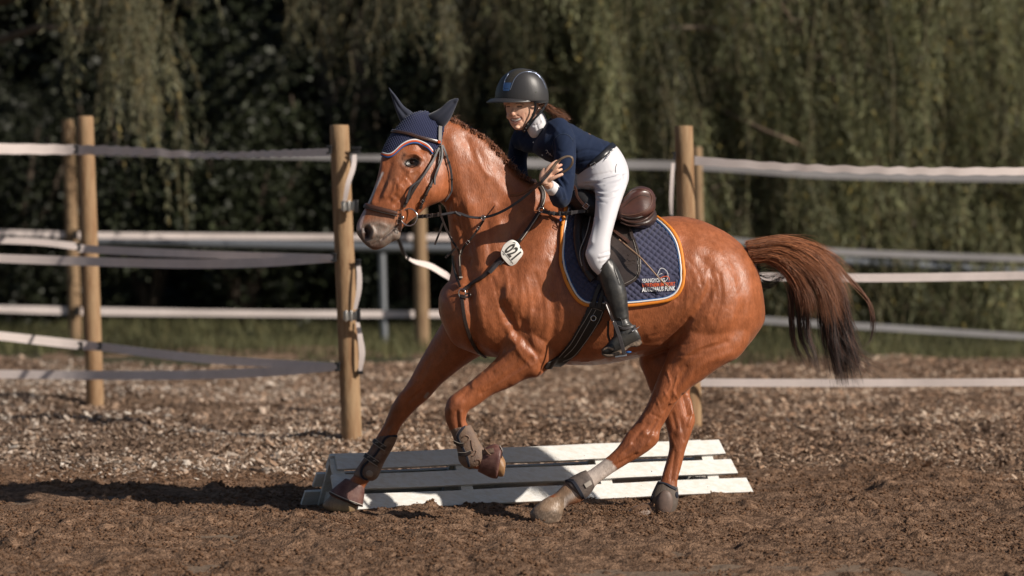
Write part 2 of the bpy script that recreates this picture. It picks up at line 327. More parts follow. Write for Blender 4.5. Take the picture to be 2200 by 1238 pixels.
# willow whose curtain fills the right half
cs = clumpset(g, (1080, 2330), (2.2, 5.4), (15.0, 19), 185, (1.2, 2.6), .09)+clumpset(g, (1450, 2330), (1.2, 2.6), (14.2, 16.0), 90, (.9, 1.7), .07)+clumpset(g, (1180, 2330), (2.4, 4.6), (14.0, 15.0), 45, (.8, 1.9), .05)+clumpset(g, (1520, 2330), (.5, 1.5), (14.3, 15.5), 60, (.5, 1.1), .06)
willow((4.2, 18.6, 0), 6.5, cs, 'large pale willow whose hanging branches fill the right half of the view', 5, (.172, .178, .092), 14, (.16, 0))
cs = clumpset(g, (960, 1420), (2.0, 5.0), (16.0, 19), 60, (1., 2.0), .09)
willow((0.9, 19.6, 0), 6.5, cs, 'brownish willow right behind the rider helmet', 6, (.115, .105, .062), 13, (-.05, 0))
wr = [o for o in bpy.data.objects if o.name.startswith('willow_tree') and o.get('label', '').startswith('large pale')][0]
for pts, r in (([(1540, 230, 15.2), (1640, 280, 14.4), (1700, 303, 14.1), (1750, 332, 14.9)], .024), ([(1640, -40, 15.2), (1700, 40, 14.9), (1745, 95, 14.9), (1780, 160, 15.4)], .015)):
    q = cr(np.array(pts, float), 5); MB().tube([P(*a) for a in q], [r*(1-.7*i/len(q)) for i in range(len(q))], 7).build('limb', mat('pale_bark', (.24, .17, .12), .9, var=.3), wr)
# top centre drape
cs = clumpset(g, (620, 740), (3.3, 3.6), (12.6, 14), 8, (.3, .8), .05)+clumpset(g, (780, 1000), (3.3, 3.7), (12.6, 14), 12, (.3, .75), .05)+clumpset(g, (560, 1010), (4.4, 6), (12.4, 15), 26, (.5, 1.0), .2)
willow((-1.9, 21.2, 0), 6.2, cs, 'willow with short pale tassels hanging from the top edge left of the rider', 8, (.12, .12, .07), 12, (.05, 0))
# top left drape
cs = clumpset(g, (245, 335), (2.8, 3.9), (11.5, 12.8), 16, (.6, 1.4), .07)+clumpset(g, (80, 420), (3.3, 4.2), (11.5, 13.5), 22, (.3, .8), .1)
willow((-5.6, 14.8, 0), 6.2, cs, 'willow dangling a long pale branch at the top left above the two leftmost posts', 9, (.13, .128, .075), 10, (.05, 0))
# ================================================================ fences
wood = mat('round_pole', (.40, .265, .15), .8, color2=(.21, .12, .062), vscale=5, var=.3, bump=.004, bscale=20, stretch=(6, 6, .8), spec=.3)
wood2 = mat('round_pole_old', (.33, .225, .13), .85, color2=(.17, .105, .06), vscale=4.5, var=.2, stretch=(6, 6, .8), spec=.3)
tapem = mat('fence_tape', (.72, .63, .60), .7, var=.12, vscale=5, spec=.3)
tapeg = mat('fence_tape_grey', (.27, .26, .265), .7, var=.1, vscale=6, spec=.3)
blk = mat('black_plastic', (.015, .015, .017), .4)
steel = mat('galvanised_steel', (.26, .275, .30), .45, metal=.7, var=.1)
clampm = mat('zinc', (.55, .53, .50), .35, metal=.8, var=.1)
def post(px, pyb, pxt, pyt, wpx, m, parent, knots=0, seed=0):
    b = G(px, pyb); Y = b.y; t = P(pxt, pyt, Y); r = wpx/2/F*(Y+DC); g = np.random.default_rng(seed)
    rs = []; nk = 24
    d = (t-b)
    for i in range(19):
        s = i/18; c = b+d*s+Vector((0, 0, -.12 if i == 0 else 0)); rr = r*(1.06-.08*s)
        rs.append([c+Vector((math.cos(a)*rr*(1+.015*math.sin(3*a+s*5)+g.normal(0, .004)), math.sin(a)*rr, 0)) for a in [2*math.pi*k/nk for k in range(nk)]])
    c = b+d
    rs.append([c+Vector((math.cos(a)*r*.88, math.sin(a)*r*.88, .008)) for a in [2*math.pi*k/nk for k in range(nk)]])
    mb = MB().rings(rs); o = mb.build('post', m, parent)
    return o
def insul(px, py, Y, parent, h=.055, wd=.03):
    c = P(px, py, Y); mb = MB().box(c, (wd*.35, 0, 0), (0, .02, 0), (0, 0, h/2)); mb.box(c+Vector((-.004, -.024, h*.38)), (wd*.6, 0, 0), (0, .005, 0), (0, 0, .007)); mb.box(c+Vector((-.004, -.024, -h*.38)), (wd*.6, 0, 0), (0, .005, 0), (0, 0, .007))
    mb.tube([c, c+Vector((0, .05, 0))], .008, 8); mb.build('insulator', blk, parent, bevel=.002)
def tape(pts, m, parent, hpx=18, wav=0, name='tape', seed=0, thick=.0015):
    """pts: (px, py, Y[, hpx])"""
    a = np.array([list(p)+[hpx] if len(p) == 3 else p for p in pts], float); q = cr(a, 10); n = len(q); g = np.random.default_rng(seed)
    c = PN(q[:, 0], q[:, 1], q[:, 2]); h = q[:, 3]/F*(q[:, 2]+DC)/2
    rs = []; ph = g.uniform(0, 6, 4); L = np.r_[0, np.cumsum(np.linalg.norm(np.diff(c, axis=0), axis=1))]
    nn = max(n, int(L[-1]/.025)); Ls = np.linspace(0, L[-1], nn); c = np.stack([np.interp(Ls, L, c[:, k]) for k in range(3)], -1); h = np.interp(Ls, L, h)
    for i in range(nn):
        s = Ls[i]; env = math.sin(math.pi*i/(nn-1))
        tw = (.10*math.sin(s*1.7+ph[0])+.05*math.sin(s*7+ph[1]))*env+wav*.12*math.sin(s*26+ph[2])*env
        dz = wav*.006*math.sin(s*38+ph[3]+math.sin(s*9))*env
        up = Vector((0, math.sin(tw), math.cos(tw)))*h[i]; o = Vector((0, -thick, 0)); C = Vector(c[i])+Vector((0, 0, dz))
        rs.append([C-up-o, C-up+o, C+up+o, C+up-o])
    return MB().rings(rs).build(name, m, parent)
near = empty('tape_fence', tuple(G(755, 970)), 'nearer electric tape fence on three stout round wooden posts', 'fence', 'electric tape fences')
pB = post(757, 973, 729, 271, 42, wood, near, seed=1); pA = post(205, 892, 183, 252, 36, wood, near, seed=2); pC = post(1488, 948, 1469, 273, 40, wood, near, seed=3)
YB, YA, YC = G(757, 973).y, G(205, 892).y, G(1488, 948).y
far = empty('tape_fence', tuple(G(160, 768)), 'farther electric tape fence on thinner wooden posts nearer the trees', 'fence', 'electric tape fences')
post(163, 768, 146, 259, 27, wood2, far, seed=4); post(908, 770, 900, 430, 30, wood2, far, seed=5); post(1508, 800, 1498, 318, 20, wood2, far, seed=6)
YF = 13.2
# near tapes, left
tape([(-60, 319, YA-.4, 23), (160, 322, YA-.3, 21), (300, 326, YA-.9, 19), (450, 334, 5.4, 13), (600, 330, 4.6, 15), (708, 327, YB, 17)], tapem, near, wav=.9, seed=1)
tape([(-60, 553, YA-.4), (160, 561, YA-.6, 19), (400, 567, 5.4, 20), (560, 564, 4.6, 20), (718, 556, YB, 15)], tapem, near, seed=2)
tape([(165, 532, YA-.2, 16), (215, 537, YA-.3, 17), (450, 547, 5.4, 16), (716, 553, YB-.02, 13)], tapem, near, seed=3)
tape([(-60, 803, YA-.4), (160, 806, YA-.6, 19), (400, 806, 5.4, 20), (560, 800, 4.6, 20), (724, 789, YB, 16)], tapem, near, seed=4)
tape([(-60, 715, YA-.2, 18), (170, 741, YA-.1, 20), (220, 746, YA-.3, 18), (450, 772, 5.4, 19), (724, 787, YB-.02, 14)], tapem, near, seed=5)
tape([(-60, 515, YA-.1, 14), (80, 520, YA-.1, 14), (168, 530, YA-.1, 16)], tapem, near, seed=15)
for x, y, Y in ((709, 322, YB-.07), (719, 553, YB-.07), (727, 788, YB-.07), (165, 321, YA-.45), (170, 531, YA-.35), (174, 743, YA-.25), (216, 743, YA-.4)): insul(x, y, Y, near)
# hanging tape ends right of the near post with clamps
tape([(765, 325, YB-.05, 12), (757, 360, YB-.1, 12), (746, 400, YB-.12, 11), (741, 435, YB-.1, 10)], tapeg, near, seed=6)
o = MB()
def vtape(pts, wpx, name, m):
    q = cr(np.array(pts, float), 8); rs = []
    for a in q:
        C = P(*a[:3]); hw = wpx/2/F*(a[2]+DC)*a[3]; rs.append([C+Vector((-hw, -.002, 0)), C+Vector((hw, -.004, 0)), C+Vector((hw, .0, 0)), C+Vector((-hw, .002, 0))])
    return MB().rings(rs).build(name, m, near)
vtape([(762, 332, YB-.09, .8), (759, 360, YB-.12, 1), (748, 395, YB-.14, 1), (741, 432, YB-.12, .8)], 11, 'hanging_tape', tapem)
vtape([(769, 565, YB-.06, .7), (772, 590, YB-.08, 1), (771, 625, YB-.09, 1), (763, 665, YB-.08, .7)], 11, 'hanging_tape', tapem)
vtape([(768, 690, YB-.06, .7), (774, 725, YB-.08, 1), (778, 760, YB-.09, 1.2), (774, 797, YB-.08, .7)], 11, 'hanging_tape', tapem)
vtape([(1446, 350, YC-.06, .8), (1444, 385, YC-.08, 1), (1442, 430, YC-.08, 1), (1443, 465, YC-.06, .7)], 8, 'hanging_tape', tapem)
for x, y in ((750, 443), (755, 679)):
    c = P(x, y, YB-.10); mb = MB().box(c, (.05, 0, .0), (0, .006, 0), (0, 0, .028))
    for k in (-1, 0, 1): mb.tube([c+Vector((k*.033, -.008, -.036)), c+Vector((k*.033, -.008, .036))], .007, 8)
    mb.tube([c+Vector((.03, 0, 0)), c+Vector((.03, .06, 0))], .01, 8); mb.build('tape_clamp', clampm, near, bevel=.002)
    MB().box(c+Vector((.046, -.014, 0)), (.012, 0, 0), (0, .01, 0), (0, 0, .04)).build('insulator', blk, near, bevel=.003)
insul(767, 323, YB-.05, near, .04, .05); insul(771, 563, YB-.05, near, .03, .03); insul(776, 797, YB-.05, near, .03, .03); insul(1449, 335, YC-.08, near, .05, .02); insul(1442, 470, YC-.08, near, .05, .02)
# near tapes behind the horse and to the right
tape([(1492, 345, YC-.1, 19), (1600, 353, YC-.2, 17), (1760, 362, YC-.3, 15), (2000, 368, YC-.4, 16), (2260, 368, YC-.4, 17)], tapem, near, wav=.8, seed=7)
tape([(1505, 822, YC-.1, 17), (1800, 823, YC-.2, 17), (2260, 821, YC-.3, 17)], tapem, near, seed=8)
tape([(1480, 600, YC-.1, 17), (1640, 595, YC-.15, 17), (1900, 597, YC-.2, 18), (2260, 591, YC-.3, 18)], tapem, near, seed=9)
tape([(872, 552, 2.9, 5), (890, 562, 3.1, 9), (925, 572, 3.2, 14), (960, 592, 3.3, 15), (1050, 640, 3.4, 13), (1480, 640, YC, 14)], tapem, near, seed=19)
freeband_later = [(848, 488, 2.7), (856, 515, 2.8), (868, 545, 2.9), (876, 556, 2.95)]
MB().tube([P(*a) for a in freeband_later], .012, 8).build('dark_cord', blk, near)
# far tapes
tape([(-60, 497, YF, 12), (160, 505, YF, 14), (500, 508, YF, 13), (905, 510, YF, 13), (1450, 512, YF, 14)], tapem, far, seed=10)
tape([(-60, 662, YF, 14), (163, 668, YF, 17), (500, 673, YF, 15), (905, 675, YF, 15), (1450, 672, YF, 14)], tapem, far, seed=11)
tape([(200, 328, YF, 10), (700, 338, YF, 11), (905, 340, YF, 15), (1160, 351, YF, 19), (1500, 357, YF, 18), (1800, 376, YF, 17), (2260, 384, YF, 16)], tapeg, far, seed=12)
tape([(1480, 508, YF, 14), (1600, 520, YF, 14), (1800, 541, YF, 14), (2260, 558, YF, 14)], tapeg, far, seed=13)
tape([(1560, 682, YF, 15), (1700, 692, YF, 15), (1900, 704, YF, 14), (2260, 727, YF, 13)], tapeg, far, seed=14)
for x, y in ((163, 505), (168, 668), (172, 742)): insul(x, y, YF-.1, far, .09, .05)
# steel rail
rail = empty('steel_rail', tuple(G(824, 750)), 'grey galvanised steel rail with upright behind the fences', 'railing')
b = G(826, 750); MB().tube([b, P(820, 545, b.y)], .038, 14).build('upright', steel, rail)
MB().tube([P(200, 518, b.y), P(820, 532, b.y), P(1480, 541, b.y), P(1800, 561, b.y), P(2290, 590, b.y)], .048, 14).build('rail', steel, rail)
# ================================================================ white slatted A-frame
white = mat('white_paint', (.70, .70, .69), .55, color2=(.56, .53, .48), vscale=9, var=.12, bump=.003, bscale=14, stretch=(1, 6, 6))
L0 = G(702, 1104); L1 = G(1612, 1062); ax = (L1-L0); LEN = ax.length; ax.normalize(); bkd = Vector((-ax.y, ax.x, 0))
hur = empty('slatted_ramp', tuple(L0), 'low white slatted jump filler lying on the sand behind the horse hooves', 'jump filler')
Hh = .272; half = .19
def face(s, side):               # s 0 bottom .. 1 top
    return bkd*(half*(s if side < 0 else 2-s))+Vector((0, 0, .012+Hh*s))
for side in (-1, 1):
    nrm = (bkd*(-Hh if side < 0 else Hh)+Vector((0, 0, half))).normalized(); up = (face(1, side)-face(0, side)).normalized(); ul = (face(1, side)-face(0, side)).length
    for k, (s, e0, e1) in enumerate(((.115, .0, .0), (.485, .04, .06), (.865, .09, .10))):
        if side < 0: x0, x1 = e0+.02, LEN-e1
        else: x0, x1 = e0+.0, LEN-e1-.1
        nseg = 10; rs = []
        for i in range(nseg+1):
            c = L0+ax*(x0+(x1-x0)*i/nseg)+face(s, side)+nrm*.012+Vector((0, 0, .002*math.sin(i*1.7+k))); hw = .046
            cut = 0.018 if i == nseg else (-.006 if i == 0 else 0)
            rs.append([c-up*hw-nrm*.009+ax*cut*.5, c-up*hw+nrm*.009+ax*cut*.5, c+up*hw+nrm*.009-ax*cut*.5, c+up*hw-nrm*.009-ax*cut*.5])
        MB().rings(rs).build('board', white, hur, smooth=False, bevel=.002)
for k, t in enumerate((.12, LEN*.33, LEN*.66, LEN-.2)):
    for side in (-1, 1):
        nrm = (bkd*(-Hh if side < 0 else Hh)+Vector((0, 0, half))).normalized()
        a = L0+ax*t+face(0, side)-nrm*.012; b = L0+ax*t+face(.97, side)-nrm*.012
        MB().box((a+b)/2, ax*.035, (b-a)/2, nrm*.0095).build('batten', white, hur, smooth=False, bevel=.002)
for t in (.12, LEN-.2):
    MB().box(L0+ax*(t+.0)+bkd*half+Vector((0, 0, .05)), ax*.012, bkd*(half*.80), (0, 0, .035)).build('cross_brace', white, hur, smooth=False, bevel=.002)
# ================================================================ organic surface helpers
def lring(tx, ty, bx, by, Y, w, sk=0.0, k=36, ex=2.15):
    T = P(tx, ty, Y); B = P(bx, by, Y); c = (T+B)/2; v = (T-B)/2; out = []
    for j in range(k):
        a = 2*math.pi*j/k; cs, sn = math.cos(a), math.sin(a)
        cs = math.copysign(abs(cs)**(2/ex), cs); sn = math.copysign(abs(sn)**(2/ex), sn)
        out.append(c+v*cs+Vector((0, 1, 0))*(w*sn*(1-sk*cs)))
    return out
def loft(mb, rows, sub=5, k=36, ex=2.15):
    rows = [tuple(r)+((0.,) if len(r) == 6 else ()) for r in rows]; q = cr(np.array(rows, float), sub)
    mb.rings([lring(*r, k=k, ex=ex) for r in q]); return mb
def limb(mb, pts, sub=5, k=20):
    """pts rows: px, py, Y, r_inplane(m), r_depth(m)"""
    q = cr(np.array(pts, float), sub); n = len(q); C = [P(*a[:3]) for a in q]; rs = []; pu = None
    for i in range(n):
        t = (C[min(i+1, n-1)]-C[max(i-1, 0)]).normalized(); d = Vector((0, 1, 0)); d = d-t*d.dot(t)
        if d.length < .35 and pu is not None: d = pu-t*pu.dot(t)
        elif d.length < .05: d = Vector((1, 0, 0))
        d.normalize(); pu = d; s_ = t.cross(d).normalized()
        rs.append([C[i]+s_*math.cos(a)*q[i, 3]+d*math.sin(a)*q[i, 4] for a in [2*math.pi*j/k for j in range(k)]])
    mb.rings(rs); return mb
def blob(mb, px, py, Y, rx, rz, ry, rot=0, k=20):
    c = P(px, py, Y); cr_, sr = math.cos(rot), math.sin(rot); rs = []
    for i in range(1, 12):
        a = math.pi*i/12; z = -math.cos(a); r = math.sin(a); ring = []
        for j in range(k):
            b = 2*math.pi*j/k; x = rx*r*math.cos(b); y = ry*r*math.sin(b); zz = rz*z
            ring.append(c+Vector((x*cr_-zz*sr, y, x*sr+zz*cr_)))
        rs.append(ring)
    mb.rings(rs); return mb
def evalmesh(o):
    dg = bpy.context.evaluated_depsgraph_get(); me = bpy.data.meshes.new_from_object(o.evaluated_get(dg)); 
    old = o.data; bpy.data.objects.remove(o); bpy.data.meshes.remove(old); return me
def remesh(mb, vox, it=6, fac=.5):
    o = mb.build('tmp', None); m = o.modifiers.new('r', 'REMESH'); m.mode = 'VOXEL'; m.voxel_size = vox; m.adaptivity = 0
    if it: s = o.modifiers.new('s', 'SMOOTH'); s.factor = fac; s.iterations = it
    return evalmesh(o)
def getv(me):
    v = np.empty(len(me.vertices)*3, np.float32); me.vertices.foreach_get('co', v); n = np.empty_like(v); me.vertex_normals.foreach_get('vector', n)
    return v.reshape(-1, 3).astype(float), n.reshape(-1, 3).astype(float)
def setv(me, v): me.vertices.foreach_set('co', np.asarray(v, np.float32).ravel()); me.update()
def segdist(px, py, pl):
    d = np.full(px.shape, 1e9); pl = np.asarray(pl, float)
    if len(pl) == 1: return np.hypot(px-pl[0, 0], py-pl[0, 1])
    for a, b in zip(pl[:-1], pl[1:]):
        e = b-a; t = np.clip(((px-a[0])*e[0]+(py-a[1])*e[1])/(e@e), 0, 1); d = np.minimum(d, np.hypot(px-a[0]-t*e[0], py-a[1]-t*e[1]))
    return d
def sculpt(v, n, strokes, cond=None):
    px, py = proj(v); off = np.zeros(len(v)); f = np.clip((-n[:, 1]+.15)/.5, 0, 1)
    for s in strokes:
        pl, r, amp = s[:3]; pl = cr(np.array(pl, float), 4) if len(pl) > 2 else pl
        off += amp*.001*np.exp(-(segdist(px, py, pl)/r)**2)
    if cond is not None: f = f*cond
    return v+n*(off*f)[:, None]
def inpoly(px, py, poly):
    c = np.zeros(px.shape, bool); poly = np.asarray(poly, float); j = len(poly)-1
    for i in range(len(poly)):
        xi, yi = poly[i]; xj, yj = poly[j]; k = ((yi > py) != (yj > py))&(px < (xj-xi)*(py-yi)/(yj-yi+1e-12)+xi); c ^= k; j = i
    return c
def soft(px, py, pl, r, p=2): return np.exp(-(segdist(px, py, pl)/r)**p)
# ================================================================ horse
hb = MB()
TB = -.12
loft(hb, [  # trunk: top edge, bottom edge, depth centre, half depth, skew
 (1643, 655, 1643, 690, TB+.02, .05), (1630, 585, 1630, 712, TB+.02, .15, .1), (1606, 540, 1597, 752, TB+.01, .23, .12), (1572, 507, 1550, 782, TB, .275, .15),
 (1535, 486, 1505, 782, TB, .295, .16), (1502, 472, 1465, 758, TB, .30, .14), (1466, 465, 1440, 750, TB, .30, .12), (1432, 465, 1402, 762, TB, .31, .05), (1395, 471, 1368, 769, TB, .315, .05),
 (1345, 482, 1320, 780, TB, .32, .05), (1285, 478, 1268, 785, TB, .315, .1), (1235, 455, 1220, 784, TB, .295, .18), (1198, 432, 1178, 782, TB, .27, .26), (1160, 430, 1130, 775, TB-.01, .255, .22),
 (1112, 470, 1085, 770, TB-.02, .25, .1), (1062, 530, 1040, 766, TB-.03, .24), (1015, 565, 1000, 752, TB-.04, .22), (978, 592, 972, 735, TB-.04, .185), (952, 617, 953, 700, TB-.04, .13), (943, 638, 943, 672, TB-.04, .05)], 5, 48)
loft(hb, [  # neck
 (1225, 440, 1090, 770, TB, .19, .3), (1170, 405, 1000, 705, TB-.01, .18, .35), (1145, 392, 964, 634, TB-.02, .165, .3), (1117, 374, 971, 566, TB-.01, .13, .3), (1081, 331, 966, 500, TB-.02, .115, .25),
 (1036, 292, 958, 450, TB-.03, .10, .2), (990, 267, 940, 430, TB-.04, .09, .15), (957, 256, 910, 400, TB-.05, .08), (930, 250, 890, 370, TB-.06, .07)], 5, 40)
loft(hb, [  # head
 (915, 240, 962, 275, TB-.04, .06), (885, 246, 968, 330, TB-.06, .082), (856, 272, 973, 385, TB-.08, .098), (832, 305, 966, 418, TB-.10, .105), (819, 338, 945, 434, TB-.12, .105),
 (815, 362, 920, 444, TB-.14, .095), (808, 390, 898, 463, TB-.155, .082), (797, 420, 882, 475, TB-.17, .070), (785, 445, 868, 488, TB-.18, .062), (774, 465, 858, 502, TB-.19, .060), (766, 483, 846, 516, TB-.20, .058),
 (766, 500, 830, 529, TB-.20, .053), (776, 516, 812, 537, TB-.20, .042), (786, 527, 800, 537, TB-.20, .02)], 5, 40)
blob(hb, 848, 506, TB-.20, .035, .028, .035, .5)        # lower lip and chin
loft(hb, [(1075, 620, 1205, 700, -.25, .10), (1066, 700, 1196, 765, -.28, .095), (1078, 748, 1168, 802, -.29, .085), (1055, 781, 1132, 814, -.30, .072), (1030, 803, 1094, 834, -.305, .062), (1005, 824, 1060, 848, -.31, .053),
 (980, 842, 1030, 869, -.315, .048), (962, 858, 1008, 883, -.32, .047), (955, 880, 1003, 894, -.32, .045), (956, 899, 1001, 904, -.32, .041), (963, 919, 1008, 917, -.32, .034), (975, 940, 1017, 934, -.32, .030),
 (985, 965, 1026, 953, -.32, .029), (991, 990, 1036, 970, -.32, .036), (1006, 1004, 1043, 975, -.32, .036), (1022, 1008, 1051, 976, -.32, .030), (1038, 1013, 1062, 974, -.32, .038), (1056, 1019, 1073, 974, -.32, .050), (1074, 1025, 1082, 983, -.32, .055), (1083, 1024, 1087, 995, -.32, .05)], 4, 28)
loft(hb, [(995, 620, 1085, 700, -.0, .10), (955, 685, 1050, 752, .0, .10), (926, 733, 1013, 776, .03, .088), (900, 778, 983, 797, .05, .073), (875, 824, 952, 822, .07, .062), (851, 857, 921, 856, .09, .053),
 (841, 873, 900, 874, .10, .049), (833, 891, 880, 894, .11, .045), (823, 915, 862, 916, .12, .037), (808, 940, 850, 943, .12, .031), (796, 965, 836, 966, .13, .028), (783, 988, 823, 987, .13, .030), (769, 1010, 813, 1012, .14, .037),
 (757, 1024, 799, 1029, .14, .035), (748, 1034, 787, 1043, .14, .030), (732, 1048, 780, 1058, .14, .04), (713, 1061, 776, 1072, .14, .052), (700, 1075, 770, 1086, .14, .058), (692, 1085, 765, 1096, .14, .060), (700, 1096, 760, 1102, .14, .058)], 4, 28)
loft(hb, [(1455, 580, 1600, 640, -.22, .14), (1442, 670, 1612, 722, -.25, .145), (1440, 735, 1590, 765, -.28, .125), (1426, 782, 1556, 784, -.30, .100), (1414, 810, 1513, 814, -.31, .083), (1402, 840, 1478, 839, -.32, .069), (1390, 869, 1450, 870, -.33, .057),
 (1372, 900, 1431, 903, -.34, .050), (1348, 929, 1419, 925, -.35, .047), (1337, 946, 1415, 948, -.36, .046), (1325, 962, 1400, 964, -.365, .043), (1311, 976, 1376, 981, -.37, .037), (1294, 990, 1350, 996, -.375, .031), (1279, 1001, 1324, 1012, -.38, .029),
 (1263, 1012, 1300, 1028, -.385, .030), (1241, 1022, 1279, 1045, -.39, .037), (1220, 1034, 1266, 1064, -.395, .041), (1208, 1044, 1245, 1080, -.40, .037), (1192, 1060, 1222, 1086, -.40, .033), (1172, 1070, 1212, 1092, -.405, .042),
 (1151, 1086, 1209, 1104, -.41, .056), (1138, 1102, 1205, 1118, -.41, .060), (1142, 1118, 1199, 1130, -.41, .057)], 4, 28)
loft(hb, [(1400, 620, 1520, 650, .0, .12), (1373, 760, 1500, 770, -.01, .11), (1385, 809, 1488, 815, -.03, .085), (1401, 851, 1482, 850, -.05, .067), (1419, 885, 1489, 879, -.07, .052), (1430, 915, 1494, 903, -.09, .046),
 (1436, 942, 1484, 935, -.10, .043), (1437, 967, 1473, 966, -.11, .035), (1428, 1000, 1465, 1000, -.12, .029), (1418, 1035, 1456, 1032, -.14, .029), (1408, 1060, 1455, 1065, -.15, .037), (1395, 1080, 1446, 1098, -.16, .038),
 (1380, 1082, 1428, 1114, -.16, .035), (1362, 1088, 1398, 1122, -.17, .045), (1346, 1100, 1370, 1127, -.17, .05)], 4, 28)
limb(hb, [(1600, 560, TB, .05, .05), (1625, 545, TB, .045, .045), (1655, 540, TB, .03, .03), (1690, 548, TB, .015, .015)])   # dock
hm = remesh(hb, .0062, 14)
v, n = getv(hm)
strokes = [
 # shoulder, arm
 ([(1192, 470), (1150, 560), (1105, 640)], 26, 14), ([(1105, 640)], 40, 16), ([(1215, 520), (1185, 600), (1150, 660)], 14, -8), ([(1160, 700), (1150, 750)], 42, 18), ([(1085, 660), (1110, 715), (1155, 760)], 9, -12),
 ([(1040, 690), (1065, 730)], 30, 12), ([(1185, 640), (1190, 700), (1180, 750), (1165, 790)], 9, -8), ([(1120, 690), (1128, 730)], 10, -7), ([(1090, 700), (1100, 730)], 7, 7), ([(1075, 625), (1083, 660), (1097, 690)], 7, -7),
 ([(1120, 735), (1080, 775), (1020, 825)], 9, 8), ([(1140, 770), (1090, 808), (1035, 845)], 6, -7), ([(1150, 792), (1100, 822)], 8, 5), ([(1010, 835), (985, 862)], 5, -4), ([(1060, 800), (1020, 828)], 4, -4),
 ([(985, 862)], 14, 7), ([(970, 880)], 9, 5), ([(990, 885), (992, 912), (1002, 940)], 4, 6), ([(982, 885), (984, 915), (996, 945)], 4, -6), ([(1150, 800)], 14, 8),
 # breast
 ([(1000, 560), (1008, 640), (1020, 740)], 10, -16), ([(968, 650), (985, 700)], 24, 12), ([(1040, 590), (1030, 650)], 20, 8), ([(1020, 745), (1060, 770)], 8, -9), ([(985, 745), (955, 800)], 20, 6), ([(940, 790), (900, 850)], 6, -4),
 # neck
 ([(985, 460), (1000, 530), (1020, 600)], 11, -11), ([(1010, 440), (1030, 520), (1060, 600)], 16, 7), ([(970, 300), (985, 380), (1000, 440)], 18, 7), ([(975, 430), (975, 470)], 4, 4), ([(966, 415), (963, 460)], 3, -4), ([(1000, 300), (1060, 360), (1120, 420), (1160, 470)], 14, -7),
 ([(1090, 470), (1100, 560)], 18, -8), ([(1035, 330), (1080, 400), (1110, 450)], 14, 6), ([(990, 430), (992, 480)], 3.5, -3), ([(1003, 420), (1006, 470)], 3.5, 3),
 # head
 ([(880, 372), (862, 400), (845, 425)], 6, 5), ([(897, 375), (872, 415), (850, 440)], 5, -4), ([(940, 380), (930, 410)], 26, 7), ([(884, 349)], 9, -9), ([(872, 333), (890, 331), (902, 340)], 4, 6), ([(873, 360), (888, 364), (901, 358)], 3, 3.5),
 ([(905, 318)], 9, -6), ([(840, 345), (825, 390)], 12, -3), ([(835, 395), (825, 420)], 5, 4), ([(850, 385), (858, 405)], 4, 3), ([(848, 420), (862, 432)], 4, -3), ([(873, 380), (884, 392)], 3, -3),
 ([(786, 492), (790, 500), (788, 508)], 6.5, -19), ([(797, 487), (803, 497), (799, 508)], 3.5, 6), ([(778, 495), (779, 508)], 3, 5), ([(820, 515), (838, 500), (852, 487)], 2.6, -9), ([(812, 520), (800, 526)], 3, -3), ([(845, 470), (820, 480)], 8, 3),
 # barrel, flank, quarter
 ([(1530, 615), (1500, 665), (1470, 700), (1447, 730)], 9, -9), ([(1480, 690), (1455, 722), (1440, 742)], 6, -9), ([(1505, 600), (1480, 650), (1440, 690), (1400, 720)], 17, 9), ([(1470, 720), (1440, 748), (1400, 760)], 8, -10), ([(1490, 735), (1475, 760)], 26, 14), ([(1430, 560)], 40, -7), ([(1445, 505)], 20, 9),
 ([(1540, 560), (1560, 640), (1540, 700)], 22, 9), ([(1575, 560), (1600, 640), (1580, 720)], 12, -5), ([(1510, 560), (1530, 600)], 12, -6), ([(1565, 690), (1530, 730)], 18, 6), ([(1600, 640)], 20, 5), ([(1500, 530), (1540, 540)], 14, 5),
 ([(1560, 735), (1500, 755), (1460, 790)], 6, -5), ([(1570, 760), (1500, 790), (1450, 850)], 8, 5), ([(1430, 790), (1420, 850)], 12, 6), ([(1475, 790), (1450, 840), (1425, 880)], 6, -5),
 ([(1428, 842), (1436, 860), (1422, 875)], 2, 3.5), ([(1445, 838), (1446, 856), (1424, 880)], 2, 3.5), ([(1412, 862), (1420, 884)], 2, 3), ([(1400, 890), (1420, 900)], 3, -3), ([(1385, 930), (1405, 938)], 8, 6), ([(1410, 905), (1395, 930)], 3.5, -6),
 ([(1370, 950), (1345, 972)], 5, -4), ([(1392, 950), (1372, 968)], 6, 4), ([(1365, 975), (1320, 1000)], 3, -5), ([(1375, 968), (1335, 990)], 3, 3), ([(1350, 985), (1300, 1015)], 2.5, -3), ([(1330, 945), (1350, 930)], 6, 4),
 ([(1478, 850), (1487, 890)], 4, 6), ([(1467, 850), (1476, 890)], 4, -7), ([(1460, 930)], 9, 5), ([(1450, 970), (1442, 1030)], 3, -4), ([(1460, 970), (1452, 1030)], 3, 3), ([(1462, 900), (1470, 945)], 4, -4),
 ([(1300, 700), (1340, 760)], 30, -3), ([(1230, 700), (1200, 770)], 14, -5), ([(1300, 770), (1250, 778)], 3, 3),
 ([(860, 850), (850, 880)], 9, 5), ([(880, 860), (868, 890)], 4, -4), ([(835, 915), (812, 960)], 3, -4), ([(845, 915), (826, 960)], 3, 3),
]
strokes = [(a, r, m_*(1.55 if np.mean([p[1] for p in a]) < 560 and a[0][0] < 985 else 1.05)) for a, r, m_ in strokes]
